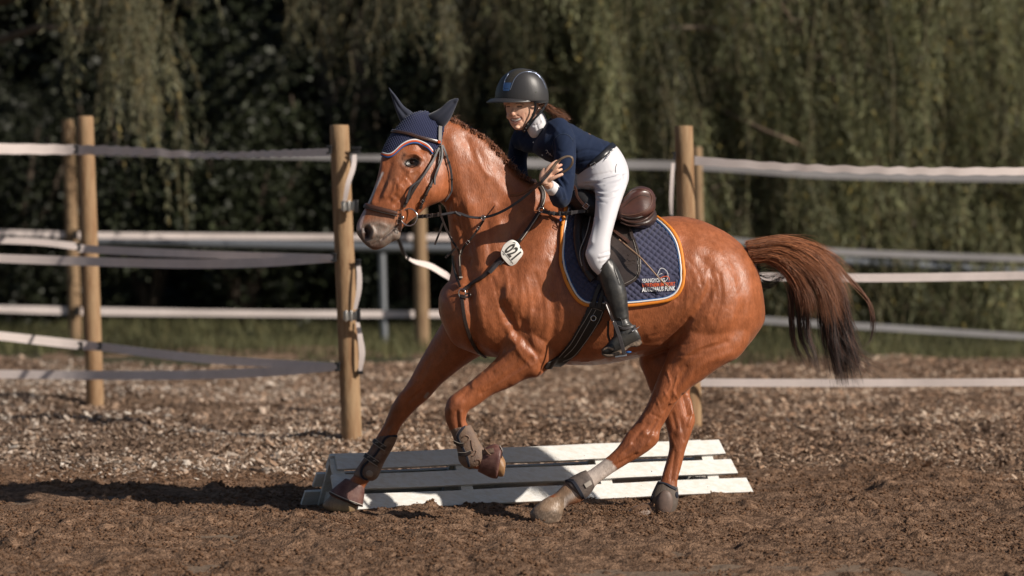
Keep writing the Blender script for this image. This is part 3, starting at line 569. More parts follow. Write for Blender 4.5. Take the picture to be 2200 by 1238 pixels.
strokes += [ # fine tendons, veins, skin folds
 ([(868, 340), (880, 334), (895, 334), (906, 342)], 3.5, 7), ([(862, 352), (868, 362), (880, 370)], 3, 4), ([(905, 352), (900, 362), (888, 370)], 3, 4), ([(822, 350), (812, 395), (800, 435)], 4, 5), ([(838, 352), (826, 395), (812, 430)], 5, -4), ([(870, 392), (855, 412), (838, 430)], 4, -6), ([(860, 398), (868, 410), (866, 425)], 2, 3),
 ([(848, 392), (846, 410), (838, 422)], 1.8, 3.5), ([(915, 395), (900, 425), (885, 445)], 7, 4), ([(935, 345), (925, 375)], 8, -5), ([(898, 300), (912, 322)], 6, -4), ([(797, 485), (812, 480), (830, 486)], 4, 4), ([(806, 505), (820, 505)], 5, 4), ([(800, 480), (796, 488)], 2.5, -3),
 ([(1110, 590), (1112, 640), (1098, 680)], 5, -5), ([(1130, 600), (1140, 650), (1138, 690)], 5, 5), ([(1150, 590), (1165, 640), (1168, 700)], 4, -4), ([(1080, 560), (1090, 600), (1085, 640)], 6, 5), ([(1060, 600), (1072, 650), (1090, 700)], 4, -6), ([(1125, 690), (1140, 740), (1160, 780)], 4, -6),
 ([(1105, 730), (1118, 760), (1140, 785)], 4, 6), ([(1180, 560), (1200, 610), (1205, 660)], 6, 4), ([(1200, 500), (1190, 540), (1200, 570)], 4, -4), ([(1110, 740), (1070, 775), (1040, 800)], 3, -5), ([(1125, 750), (1090, 778), (1050, 806)], 2.5, 4), ([(1150, 780), (1115, 800), (1070, 826), (1040, 840)], 2.2, 4),
 ([(1095, 640), (1085, 665), (1100, 690), (1098, 715)], 2, 4), ([(1130, 640), (1118, 660), (1122, 680)], 1.8, 3.5), ([(1020, 600), (1030, 640), (1040, 700)], 5, 5), ([(1000, 460), (1014, 520), (1025, 570)], 4, -5), ([(985, 500), (992, 560)], 4, 4), ([(1048, 480), (1052, 540), (1046, 600)], 6, -4), ([(1062, 440), (1075, 500)], 8, 4),
 ([(972, 450), (980, 470)], 2, -3), ([(982, 436), (986, 470), (992, 500)], 2, 3), ([(994, 438), (997, 480)], 1.8, -3), ([(1005, 300), (1015, 340)], 6, -3), ([(1020, 320), (1035, 360), (1050, 380)], 5, 4),
 ([(1520, 580), (1512, 620), (1495, 660)], 5, 6), ([(1545, 590), (1550, 640), (1535, 690)], 4, -5), ([(1530, 600), (1532, 640), (1520, 680)], 4, 5), ([(1575, 600), (1582, 650), (1565, 700)], 5, 4), ([(1480, 560), (1500, 585), (1505, 610)], 5, -5), ([(1460, 580), (1478, 610), (1475, 640)], 5, 4), ([(1495, 620), (1480, 660), (1460, 690)], 4, -5),
 ([(1508, 700), (1490, 715), (1470, 722)], 3, 4), ([(1520, 720), (1495, 735), (1470, 742)], 3, -4), ([(1540, 735), (1500, 748), (1465, 770)], 3, 4), ([(1440, 760), (1470, 765), (1510, 760)], 3, -4), ([(1432, 700), (1415, 715), (1398, 720)], 4, -4), ([(1450, 650), (1435, 680), (1410, 700)], 5, 4),
 ([(1435, 800), (1440, 830), (1428, 850)], 2, 4), ([(1455, 810), (1448, 840), (1455, 858), (1440, 868)], 1.8, 4.5), ([(1410, 840), (1405, 870), (1392, 890)], 4, -4), ([(1438, 870), (1425, 900), (1410, 930)], 3, -6), ([(1390, 912), (1370, 935), (1360, 950)], 4, -5), ([(1400, 935), (1392, 955)], 4, 5), ([(1355, 955), (1330, 980)], 3, 4),
 ([(1410, 855), (1400, 880), (1380, 905)], 3, 5), ([(1200, 560), (1240, 620)], 4, -2), ([(1350, 720), (1380, 740), (1420, 740)], 6, 4), ([(1480, 860), (1486, 890), (1478, 915)], 2.5, 6), ([(1445, 890), (1452, 920)], 4, -5), ([(1440, 935), (1448, 955)], 4, 4), ([(895, 820), (865, 850)], 4, 4), ([(905, 840), (880, 862)], 3, -5), ([(925, 770), (900, 820)], 6, -4), ([(960, 760), (925, 810)], 6, 4),
]
strokes = [(a, r, m_*(.62 if r < 6 and a[0][1] < 800 and a[0][0] > 985 else 1)) for a, r, m_ in strokes]
v = sculpt(v, n, strokes)
px, py = proj(v)
rip = noise2(px*.09, py*.05, 301)-.5; rip2 = noise2(px*.23+3, py*.16, 302)-.5
area = soft(px, py, [(1090, 600), (1100, 700)], 60)+.8*soft(px, py, [(1500, 640), (1540, 600)], 60)+.4
v = v+n*((rip*.0018+rip2*.0014)*area*(n[:, 1] < .3))[:, None]
setv(hm, v); v, n = getv(hm); px, py = proj(v)
# coat colours
base = np.array([.31, .097, .037]); c = np.tile(base, (len(v), 1))
c *= (1+.22*(noise2(px*.02, py*.025, 311)-.5)+.20*(noise2(px*.08, py*.10, 312)-.5)+.12*(noise2(px*.4, py*.3, 313)-.5))[:, None]
def mixc(m, colr): 
    global c
    m = np.clip(m, 0, 1)[:, None]; c = c*(1-m)+np.array(colr)*m
head = (px < 985)&(py < 560)
legs = py > 800
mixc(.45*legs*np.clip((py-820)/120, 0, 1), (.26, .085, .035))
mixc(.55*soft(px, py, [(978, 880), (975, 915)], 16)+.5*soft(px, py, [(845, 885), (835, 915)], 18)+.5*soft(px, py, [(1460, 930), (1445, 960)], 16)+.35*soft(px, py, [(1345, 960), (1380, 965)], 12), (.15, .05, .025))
mixc(head*np.clip(1.25*soft(px, py, [(790, 505), (812, 500), (840, 508)], 30, 4), 0, 1)*.92*(1+.3*(noise2(px*.35, py*.35, 321)-.5)), (.19, .155, .13))
mixc(head*soft(px, py, [(800, 460), (850, 470)], 14)*.5, (.28, .15, .09))
mixc(head*soft(px, py, [(778, 495), (775, 520), (795, 533), (815, 528)], 8)*.8, (.10, .065, .055))
mixc(head*soft(px, py, [(785, 494), (789, 501), (787, 508)], 6.5, 4)*1., (.035, .016, .014))
mixc(head*soft(px, py, [(818, 518), (838, 502), (852, 487)], 2.4)*.9, (.06, .04, .035))
mixc(head*soft(px, py, [(845, 515)], 9)*.5, (.13, .10, .085))
mixc(head*soft(px, py, [(822, 372), (806, 405), (792, 437)], 2.6, 4)*.8, (.52, .50, .50)); mixc(head*soft(px, py, [(783, 455), (776, 475), (771, 492)], 4, 4)*.9, (.50, .38, .37))
mixc(head*soft(px, py, [(874, 350), (884, 346), (896, 348)], 12)*.75, (.11, .07, .055)); mixc(head*soft(px, py, [(877, 351), (885, 349), (894, 349)], 9, 4)*1.3, (.016, .010, .008)); mixc(head*soft(px, py, [(865, 330), (860, 345)], 9)*.3, (.3, .2, .14))
mixc(head*soft(px, py, [(850, 370), (830, 400)], 12)*.35, (.22, .11, .065)); mixc(head*soft(px, py, [(890, 375), (900, 395)], 10)*.4, (.20, .09, .05))
# white sock, mud, hooves
mud = np.array([.27, .18, .115])
nh = inpoly(px, py, [(1255, 985), (1300, 985), (1312, 990), (1330, 1012), (1300, 1040), (1225, 1100), (1190, 1070), (1200, 1040), (1240, 1010)])
mixc(nh*1.*np.clip(soft(px, py, [(1302, 1008), (1270, 1030)], 26, 4)*1.2, 0, 1), (.50, .42, .37))
mixc(nh*soft(px, py, [(1215, 1060), (1235, 1050)], 26, 4)*.9, mud*1.1); mixc(soft(px, py, [(1245, 1055), (1215, 1075), (1212, 1100)], 7)*.8*(px > 1190), (.50, .43, .38))
hoofs = ((px < 1212)&(py > 1068)&(px > 1120))
mixc(hoofs*.97, mud*.9); mixc(hoofs*np.clip((py-1093-.18*(px-1150))/3, 0, 1)*.8, (.15, .105, .075)); mixc(hoofs*np.clip((py-1098+.25*(px-1170))/6, 0, 1)*.75*(.6+.6*noise2(px*.2, py*.3, 341)), (.13, .095, .07)); mixc(hoofs*(noise2(px*.35, py*.35, 342) > .62)*.5, (.36, .26, .19)); mixc(hoofs*soft(px, py, [(1140, 1112), (1170, 1126)], 9)*.7, (.12, .10, .085)); mixc(hoofs*soft(px, py, [(1165, 1085), (1205, 1095)], 5)*.5, (.37, .26, .18))
mixc(((px < 775)&(py > 1055))*.97, (.25, .165, .095)); mixc(((px < 775)&(py > 1055))*soft(px, py, [(705, 1070), (765, 1090)], 6)*.7, (.16, .13, .10)); mixc(((px < 790)&(py > 1080))*soft(px, py, [(720, 1092), (750, 1096)], 8)*.5, (.40, .27, .13))
mixc(((px > 1062)&(px < 1100)&(py > 955)&(py < 1035))*.9, (.30, .17, .08)); mixc(((px > 1330)&(px < 1425)&(py > 1068))*.95, (.135, .082, .052))
mixc(soft(px, py, [(1300, 772), (1280, 777)], 9)*.4, (.5, .3, .22)); mixc(soft(px, py, [(919, 846), (914, 853)], 3.5, 4)*.9, (.33, .28, .25))
mixc(soft(px, py, [(1188, 475), (1197, 477)], 5, 4)*.8*(px > 1180)*(px < 1206), (.05, .02, .015))
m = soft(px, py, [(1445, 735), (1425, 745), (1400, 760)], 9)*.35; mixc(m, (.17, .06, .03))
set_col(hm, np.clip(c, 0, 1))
def coatmat():
    m = bpy.data.materials.new('chestnut_coat'); m.use_nodes = True; N = m.node_tree.nodes; L = m.node_tree.links; b = N['Principled BSDF']
    at = N.new('ShaderNodeAttribute'); at.attribute_name = 'Col'; tc = N.new('ShaderNodeTexCoord'); mp = N.new('ShaderNodeMapping'); mp.inputs['Scale'].default_value = (1, 1, .35); mp.inputs['Rotation'].default_value = (0, .5, 0); L.new(tc.outputs['Object'], mp.inputs[0])
    n1 = N.new('ShaderNodeTexNoise'); n1.inputs['Scale'].default_value = 170; n1.inputs['Detail'].default_value = 5; L.new(mp.outputs[0], n1.inputs['Vector'])
    n2 = N.new('ShaderNodeTexNoise'); n2.inputs['Scale'].default_value = 38; n2.inputs['Detail'].default_value = 5; L.new(mp.outputs[0], n2.inputs['Vector'])
    ad = N.new('ShaderNodeMath'); ad.operation = 'ADD'; L.new(n1.outputs[0], ad.inputs[0]); L.new(n2.outputs[0], ad.inputs[1])
    mr = N.new('ShaderNodeMapRange'); mr.inputs[1].default_value = .7; mr.inputs[2].default_value = 1.3; mr.inputs[3].default_value = .80; mr.inputs[4].default_value = 1.2; L.new(ad.outputs[0], mr.inputs[0])
    vm = N.new('ShaderNodeVectorMath'); vm.operation = 'SCALE'; L.new(at.outputs[0], vm.inputs[0]); L.new(mr.outputs[0], vm.inputs['Scale']); L.new(vm.outputs[0], b.inputs['Base Color'])
    bp = N.new('ShaderNodeBump'); bp.inputs['Distance'].default_value = .0016; L.new(ad.outputs[0], bp.inputs['Height']); L.new(bp.outputs[0], b.inputs['Normal'])
    r = N.new('ShaderNodeMapRange'); r.inputs[1].default_value = .35; r.inputs[2].default_value = .65; r.inputs[3].default_value = .34; r.inputs[4].default_value = .50; L.new(n2.outputs[0], r.inputs[0]); L.new(r.outputs[0], b.inputs['Roughness'])
    b.inputs['Specular IOR Level'].default_value = .45; b.inputs['Sheen Weight'].default_value = .10; b.inputs['Sheen Roughness'].default_value = .4; b.inputs['Sheen Tint'].default_value = (1, .8, .65, 1)
    return m
hm.materials.append(coatmat()); hm.polygons.foreach_set('use_smooth', [True]*len(hm.polygons))
horse = empty('horse', tuple(P(1300, 1125, TB)), 'chestnut horse cantering left, mane braided, narrow white stripe down its face', 'horse'); horse.location.z = 0
hobj = bpy.data.objects.new('body', hm); COL.objects.link(hobj); hobj.parent = horse; hobj.matrix_parent_inverse = Matrix.Translation(horse.location).inverted()
# surface lookup for the tack
BV = BVHTree.FromPolygons([tuple(p) for p in v.tolist()], [tuple(q.vertices) for q in hm.polygons])
eye = Vector((0, -DC, CH))
def hit0(x, y, bv=None):
    d = (P(x, y, 0)-eye).normalized(); h = (bv or BV).ray_cast(eye, d)
    return (h[0], h[1]) if h[0] is not None else None
def hit(x, y, bv=None):
    h = hit0(x, y, bv)
    if h is None: l = (bv or BV).find_nearest(P(x, y, -.35)); h = (l[0], l[1])
    return h
def onsurf(pts, off=.004, step=3.0, bv=None):
    """pixel polyline -> points lying on the horse's coat + normals"""
    q = np.array(pts, float); 
    q = cr(q, max(2, int(np.hypot(*np.diff(q, axis=0).T).mean()/step))) if len(q) > 2 else np.array([q[0]+(q[1]-q[0])*t for t in np.linspace(0, 1, max(3, int(np.hypot(*(q[1]-q[0]))/step)))])
    out = []; nr = []
    for a in q:
        h = hit0(*a, bv)
        if h is None:
            if not out: continue
            l = (bv or BV).find_nearest(P(a[0], a[1], out[-1].y)); h = (l[0], l[1])
        out.append(h[0]); nr.append(h[1])
    k = len(out); sm = []; sn = []
    for i in range(k):
        a, b = max(0, i-2), min(k, i+3); sm.append(sum(out[a:b], Vector())/(b-a)); sn.append(sum(nr[a:b], Vector()).normalized())
    return [p+m_*off for p, m_ in zip([sm[i]*.6+out[i]*.4 for i in range(k)], sn)], sn
def band(pts, nrs, w, th=.003):
    """flat strap: rings of 4 corners"""
    n = len(pts); mb = MB(); rs = []
    for i in range(n):
        t = (pts[min(i+1, n-1)]-pts[max(i-1, 0)]).normalized(); u = nrs[i]-t*nrs[i].dot(t); u.normalize(); s_ = t.cross(u); ww = (w[i] if hasattr(w, '__len__') else w)/2
        rs.append([pts[i]-s_*ww-u*th/2, pts[i]-s_*ww*.8+u*th/2, pts[i]+s_*ww*.8+u*th/2, pts[i]+s_*ww-u*th/2])
    return mb.rings(rs)
def strap(pts, w, off=.005, th=.004, bv=None): p, m_ = onsurf(pts, off, 3.0, bv); return band(p, m_, w, th)
def freeband(pts, w, th=.003, nrm=(0, -1, 0), sub=8):
    q = cr(np.array(pts, float), sub); p = [P(*a[:3]) for a in q]; return band(p, [Vector(nrm)]*len(p), w, th)
# eyes, tail, mane ------------------------------------------------
hp = hit(885, 349)[0]
eb = MB(); rs = []
for i in range(1, 14):
    a = math.pi*i/14; rs.append([hp+Vector((.0, .012, 0))+Vector((math.sin(a)*math.cos(b)*.023, math.sin(a)*math.sin(b)*.019, math.cos(a)*.018)) for b in [2*math.pi*j/20 for j in range(20)]])
eb.rings(rs).build('eye', mat('horse_eye', (.012, .005, .003), .18, spec=.3), horse)
lid = mat('eyelid', (.018, .010, .008), .8, spec=.15)
MB().tube([hit(*p)[0]+Vector((0, -.003, 0)) for p in ((871, 352), (876, 345), (884, 341), (893, 342), (900, 348))], [.001, .0032, .0038, .0034, .001], 8).build('eyelid', lid, horse)
MB().tube([hit(*p)[0]+Vector((0, -.002, 0)) for p in ((871, 352), (877, 358), (886, 360), (895, 356), (900, 348))], [.001, .002, .0025, .002, .001], 8).build('eyelid', lid, horse)
def hair(name, guides, n, wdt, colf, m, parent, seed, jit=.02, seg=16, ends=.1, frizz=.004, locks=0, lj=.02):
    """guides: list of rows of (px,py,Y); strands interpolate between neighbouring guides"""
    g = np.random.default_rng(seed); G_ = [cr(np.array(q, float), seg//(len(q)-1)+1) for q in guides]
    G_ = [np.stack([np.interp(np.linspace(0, 1, seg), np.linspace(0, 1, len(q)), q[:, k]) for k in range(3)], -1) for q in G_]
    W = [PN(q[:, 0], q[:, 1], q[:, 2]) for q in G_]; V = []; Fc = []; Cc = []; base = 0
    if locks: LT = g.uniform(0, len(W)-1, locks); LO = g.normal(0, 1, (locks, 2, 3))*lj*np.array([1, 1.3, .6]); LL = g.uniform(.8, 1.0, locks)
    for s in range(n):
        t = g.uniform(0, len(W)-1); lk = g.integers(0, locks) if locks else 0
        if locks: t = float(np.clip(LT[lk]+g.normal(0, .05), 0, len(W)-1.001))
        i = min(int(t), len(W)-2); f = t-i; f = f*f*(3-2*f) if g.random() < .3 else f
        sp = W[i]*(1-f)+W[i+1]*f; L = g.uniform(1-ends*3, 1+.0); sp = np.stack([np.interp(np.linspace(0, L, seg), np.linspace(0, 1, seg), sp[:, k]) for k in range(3)], -1)
        tt = np.linspace(0, 1, seg)[:, None]; o = g.normal(0, 1, 3)*np.array([jit, jit*1.6, jit]); o2 = g.normal(0, 1, 3)*jit
        if locks: sp = sp+LO[lk, 0]*tt**1.5+LO[lk, 1]*np.sin(tt*4.5)*tt; o = o*(1-.55*tt)
        sp = sp+o*(.35+.65*tt)+o2*tt**2+frizz*np.sin(tt*g.uniform(3, 9)+g.uniform(0, 6))*g.normal(0, 1, 3)
        wv = wdt*g.uniform(.5, 1.5)*np.clip(1.15-np.linspace(0, 1, seg)**3, .15, 1)
        T = np.gradient(sp, axis=0); T /= np.linalg.norm(T, axis=1, keepdims=True)+1e-9; a = unit(np.cross(T, g.normal(0, 1, 3)+np.array([0, 2., 0]))); b = np.cross(T, a)
        R = np.stack([sp+a*wv[:, None], sp+(-.5*a+.87*b)*wv[:, None], sp+(-.5*a-.87*b)*wv[:, None]], 1)
        V.append(R.reshape(-1, 3)); q = np.arange(seg-1)[:, None]*3
        for k in range(3): Fc.append(np.stack([q[:, 0]+k, q[:, 0]+(k+1) % 3, q[:, 0]+3+(k+1) % 3, q[:, 0]+3+k], -1)+base)
        Cc.append(np.repeat(colf(np.linspace(0, L, seg), t/(len(W)-1), g), 3, 0)); base += seg*3
    return mesh_np(name, np.concatenate(V), np.concatenate(Fc), m, parent, True, np.concatenate(Cc))
hairm = mat('horse_hair', attr=True, rough=.42, spec=.5, sheen=.1)
def tailcol(s, t, g):
    k = np.clip((s-.18)/.45, 0, 1)[:, None]; a = np.array([.30, .115, .05])*g.uniform(.6, 1.4); b = np.array([.045, .024, .020])*g.uniform(.6, 1.6)
    if g.random() < .12: b = np.array([.14, .055, .03])
    return a*(1-k)+b*k
T0 = TB
def redcol(s, t, g):
    k = np.clip((s-.55)/.45, 0, 1)[:, None]*g.uniform(.1, .9); a = np.array([.33, .125, .052])*g.uniform(.45, 1.5); return a*(1-k)+np.array([.06, .028, .02])*k
def darkcol(s, t, g):
    b = np.array([.042, .023, .019])*g.uniform(.5, 1.7)
    if g.random() < .15: b = np.array([.16, .06, .03])*g.uniform(.6, 1.2)
    return np.tile(b, (len(s), 1))
top = [[(1605, 521, T0), (1680, 513, T0), (1748, 530, T0), (1800, 566, T0), (1836, 612, T0)],
       [(1607, 530, T0-.04), (1680, 524, T0-.07), (1745, 546, T0-.08), (1792, 600, T0-.08), (1812, 668, T0-.07)],
       [(1611, 543, T0-.06), (1675, 538, T0-.09), (1732, 566, T0-.10), (1772, 620, T0-.10), (1790, 700, T0-.09)],
       [(1615, 553, T0-.06), (1667, 552, T0-.09), (1713, 584, T0-.10), (1742, 632, T0-.10), (1750, 690, T0-.09)],
       [(1618, 561, T0-.03), (1657, 561, T0-.05), (1692, 586, T0-.06), (1716, 622, T0-.06), (1727, 665, T0-.05)]]
hair('tail', top, 2700, .00095, redcol, hairm, horse, 1, .010, 20, .15, .004, 90, .018)
hair('tail_wisp', top, 320, .0007, redcol, hairm, horse, 21, .022, 20, .2, .008)
colm = [[(1690, 548, T0), (1745, 580, T0), (1764, 640, T0), (1768, 700, T0), (1782, 765, T0), (1798, 828, T0)],
        [(1690, 546, T0), (1755, 572, T0), (1783, 630, T0), (1790, 700, T0), (1800, 765, T0), (1812, 832, T0)],
        [(1690, 544, T0), (1770, 570, T0), (1803, 625, T0), (1812, 700, T0), (1824, 762, T0), (1838, 826, T0)],
        [(1690, 542, T0), (1780, 575, T0), (1818, 640, T0), (1830, 700, T0), (1842, 755, T0), (1862, 800, T0)]]
hair('tail_column', colm, 1700, .00095, darkcol, hairm, horse, 20, .008, 22, .11, .004, 40, .017)
hair('tail_wisp', colm, 160, .0007, darkcol, hairm, horse, 22, .022, 22, .15, .008)
flick = [[(1612, 540, T0), (1680, 530, T0), (1770, 575, T0), (1800, 650, T0), (1810, 720, T0), (1850, 760, T0), (1905, 778, T0)],
         [(1612, 540, T0), (1680, 540, T0), (1760, 590, T0), (1780, 670, T0), (1800, 740, T0), (1840, 775, T0), (1880, 800, T0)],
         [(1612, 540, T0), (1680, 540, T0), (1750, 600, T0), (1765, 680, T0), (1785, 750, T0), (1815, 790, T0), (1862, 818, T0)]]
hair('tail_wisp', flick, 260, .0009, darkcol, hairm, horse, 2, .008, 22, .08, .003, 26, .022)
inner = [[(1650, 560, T0), (1692, 592, T0), (1697, 650, T0), (1704, 730, T0), (1722, 772, T0), (1750, 798, T0)],
         [(1650, 560, T0), (1703, 592, T0), (1712, 650, T0), (1718, 720, T0), (1738, 765, T0), (1746, 800, T0)],
         [(1650, 560, T0), (1716, 594, T0), (1728, 650, T0), (1731, 720, T0), (1746, 760, T0), (1752, 806, T0)],
         [(1650, 560, T0), (1732, 600, T0), (1748, 650, T0), (1750, 720, T0), (1760, 770, T0), (1766, 800, T0)]]
hair('tail_wisp', inner, 330, .0009, darkcol, hairm, horse, 3, .004, 22, .12, .004, 15, .016)
under = [[(1625, 580, T0), (1650, 572, T0), (1675, 575, T0), (1690, 600, T0), (1700, 640, T0)], [(1632, 592, T0), (1650, 600, T0), (1668, 596, T0), (1690, 590, T0), (1700, 580, T0)], [(1637, 618, T0), (1655, 620, T0), (1672, 605, T0), (1695, 590, T0), (1705, 600, T0)]]
hair('tail_wisp', under, 60, .0008, lambda s, t, g: np.tile([.03, .017, .012], (len(s), 1)), hairm, horse, 4, .008, 14, .1)
lone = [[(1790, 560, T0), (1830, 610, T0), (1868, 650, T0), (1876, 700, T0), (1868, 735, T0), (1850, 752, T0)], [(1800, 572, T0), (1832, 600, T0), (1860, 640, T0), (1875, 690, T0), (1870, 730, T0), (1845, 745, T0)]]
hair('tail_wisp', lone, 30, .0010, tailcol, hairm, horse, 5, .006, 18, .1)
# braided mane: a row of little rolled braids with loose hair between
manec = lambda s, t, g: np.tile(np.array([.26, .10, .045])*g.uniform(.35, 1.35), (len(s), 1))
crest = [(945, 247), (957, 252), (975, 256), (990, 263), (1010, 276), (1035, 290), (1060, 310), (1082, 332), (1100, 352), (1117, 372), (1132, 384), (1150, 395)]
gd = []
for x, y in cr(np.array(crest, float), 3):
    gd.append([(x-3, y+5, TB+.01), (x+1, y-1, TB-.01), (x+2, y+3, TB-.045), (x-2, y+13, TB-.075)])
hair('mane', gd, 1500, .0011, manec, hairm, horse, 6, .004, 8, .1, .002)
stray = []
for x, y in crest[:-1]: stray.append([(x, y, TB), (x+2, y-5, TB), (x+6, y-9, TB), (x+12, y-9, TB)])
hair('mane_strays', stray, 60, .0006, manec, hairm, horse, 7, .006, 8, .1, .004)
brm = mat('braid', (.20, .075, .035), .5, color2=(.09, .035, .02), vscale=60, bump=.004, bscale=120)
for (x, y) in [(975, 262), (998, 272), (1018, 283), (1035, 292), (1062, 316), (1072, 330), (1090, 347), (1104, 358), (1122, 378), (1135, 384)]:
    mb = MB(); c0 = P(x, y, TB-.055); pts = []
    for i in range(26):
        a = i/25*4.2*math.pi; r = .010+.004*math.sin(i*2.1); pts.append(c0+Vector((math.cos(a)*r, -.008+.004*math.sin(a*3), math.sin(a)*r*.9)))
    mb.tube(pts, [.0055+.0015*math.sin(i*2.1) for i in range(26)], 8); mb.build('braid', brm, horse)
# ================================================================ tack
lthr = mat('dark_leather', (.028, .018, .015), .42, var=.4, vscale=60, bump=.001, bscale=300)
lbrn = mat('brown_leather', (.075, .032, .020), .38, color2=(.05, .022, .015), vscale=30, bump=.0008, bscale=250, coat=.25)
lgry = mat('dusty_leather', (.05, .045, .048), .5, var=.4, vscale=50)
chrome = mat('chrome', (.65, .65, .66), .18, metal=1)
navy = mat('navy_quilt', (.035, .038, .085), .8, color2=(.05, .05, .10), vscale=25, sheen=.25, bump=.0015, bscale=500)
knit = mat('navy_crochet', (.010, .016, .06), .85, sheen=.2)
earm = mat('navy_jersey', (.012, .016, .035), .8, sheen=.3)
orange = mat('orange_trim', (.75, .24, .02), .6, var=.08, vscale=60); wht = mat('white_trim', (.75, .75, .76), .6); blue = mat('blue_trim', (.02, .10, .30), .6); orng2 = mat('red_orange_cord', (.65, .10, .02), .6)
stitch = mat('pale_stitching', (.45, .40, .35), .7)
def surfmesh(me):
    v, n = getv(me); return v, n, BVHTree.FromPolygons([tuple(p) for p in v.tolist()], [tuple(q.vertices) for q in me.polygons])
HV, HN = getv(hm); HPX, HPY = proj(HV); HF = np.empty(len(hm.polygons)*4, np.int32); hm.polygons.foreach_get('vertices', HF) if all(len(q.vertices) == 4 for q in hm.polygons[:50]) else None; HF = HF.reshape(-1, 4)
def shell(poly, off, cond=None, smooth=3, sub=0):
    ins = inpoly(HPX, HPY, poly)
    if cond is not None: ins &= cond
    fm = ins[HF].all(1); F_ = HF[fm]; u, inv = np.unique(F_, return_inverse=True); V = HV[u]+HN[u]*off; F_ = inv.reshape(-1, 4)
    o = mesh_np('tmp', V, F_); 
    if smooth: m = o.modifiers.new('s', 'SMOOTH'); m.iterations = smooth; m.factor = .5
    if sub: m = o.modifiers.new('d', 'SUBSURF'); m.subdivision_type = 'SIMPLE'; m.levels = sub
    return evalmesh(o)
def addmesh(name, me, m, parent=None, solid=0, smooth=True):
    me.materials.clear(); me.materials.append(m); me.polygons.foreach_set('use_smooth', [smooth]*len(me.polygons)); o = bpy.data.objects.new(name, me); COL.objects.link(o)
    if solid: s = o.modifiers.new('s', 'SOLIDIFY'); s.thickness = solid; s.offset = -1
    if parent: o.parent = parent; o.matrix_parent_inverse = Matrix.Translation(parent.location).inverted() if parent.type == 'EMPTY' else Matrix()
    return o
def ring(mb, px, py, Y, r, w, ax=(0, 1, 0), n=24, sq=1.0):
    c = P(px, py, Y); ax = Vector(ax).normalized(); a = ax.cross(Vector((0, 0, 1))).normalized(); b = ax.cross(a)
    return mb.tube([c+a*math.cos(t)*r+b*math.sin(t)*r*sq for t in [2*math.pi*i/n for i in range(n)]], w, 8, closed=True)
def buckle(name, px, py, parent, bv=None, w=.022, rot=0, off=.010, m=None, Y=None):
    h = P(px, py, Y) if Y is not None else hit(px, py, bv)[0]+Vector((0, -off, 0)); u = Vector((math.cos(rot), 0, math.sin(rot))); s_ = Vector((-math.sin(rot), 0, math.cos(rot)))
    MB().tube([h+u*w/2+s_*w/2, h-u*w/2+s_*w/2, h-u*w/2-s_*w/2, h+u*w/2-s_*w/2], .0022, 6, closed=True).build(name, m or chrome, parent)
# --- ear bonnet
bon = empty('ear_bonnet', tuple(P(900, 270, -.2)), 'navy crocheted ear bonnet with white and orange edging on the horse head', 'ear bonnet')
bpoly = [(790, 345), (800, 300), (850, 235), (885, 220), (950, 232), (957, 262), (954, 290), (948, 312), (938, 330), (929, 328), (918, 314), (900, 305), (882, 305), (864, 314), (847, 331), (834, 336), (822, 332), (818, 336)]
bm_ = shell(bpoly, .007, sub=1); v, n = getv(bm_); px, py = proj(v)
kn = np.sin((px+py*.35)*.95)*np.sin((py-px*.35)*.95); setv(bm_, v+n*(.0032*kn)[:, None]); addmesh('bonnet_cap', bm_, knit, bon, .004)
edge = [(820, 318), (821, 329), (834, 335), (847, 330), (864, 314), (882, 305), (900, 305), (918, 314), (929, 328)]
def shift(pl, dy): return [(x, y+dy) for x, y in pl]
for nm, dy, m_, r in (('white_edging', -2.5, wht, .0042), ('orange_edging', .8, orng2, .0052), ('blue_edging', 4.2, blue, .0042)):
    p_, q_ = onsurf(shift(edge, dy), .008, 2.0); MB().tube(p_, r, 8).build(nm, m_, bon)
mb = MB(); loft(mb, [(984, 210, 986, 213, -.24, .004), (965, 216, 978, 233, -.235, .016), (945, 233, 967, 257, -.23, .026), (926, 243, 956, 272, -.215, .036), (910, 251, 946, 282, -.19, .042)], 4, 20)
me = remesh(mb, .004, 3); v, n = getv(me); v = sculpt(v, n, [([(975, 222), (950, 248), (930, 265)], 5, -9)]); setv(me, v); addmesh('ear_sleeve', me, earm, bon)
mb = MB(); loft(mb, [(834, 187, 836, 188, .0, .004), (840, 206, 852, 207, .0, .016), (849, 234, 868, 228, .0, .026), (860, 262, 886, 241, -.01, .034), (868, 278, 896, 256, -.02, .034)], 4, 20)
me = remesh(mb, .004, 3); v, n = getv(me); v = sculpt(v, n, [([(842, 205), (855, 228), (870, 246)], 4.5, -9)]); setv(me, v); addmesh('ear_sleeve', me, earm, bon)
# --- bridle
bri = empty('bridle', tuple(P(860, 450, -.35)), 'brown leather bridle with padded noseband, steel ring bit and long reins', 'bridle')
p_, q_ = onsurf([(843, 285), (858, 286), (880, 290), (905, 297), (940, 307)], .014); MB().tube(p_, .0095, 10, flat=.6, nrm=q_).build('browband', lbrn, bri)
p_, q_ = onsurf([(843, 283.5), (858, 284.5), (880, 288.5), (905, 295.5), (938, 305)], .0205); MB().tube(p_, .0018, 6).build('browband_chain', chrome, bri)
strap([(944, 272), (943, 290), (942, 312)], .022, .016, .005).build('crownpiece', lgry, bri)
h = hit(944, 305)[0]; MB().tube([h+Vector((0, -.02, 0)), h+Vector((0, -.028, 0))], .008, 16).build('rosette', orng2, bri)
fn = lambda pts, w, nm, m, th=.004: freeband(pts, w, th).build(nm, m, bri)
def hy(x, y, d=.012): return (x, y, hit(x, y)[0].y-d)
strap([(937, 322), (929, 345), (915, 368), (897, 395), (880, 422), (866, 446)], .017, .010).build('cheek_strap', lthr, bri)
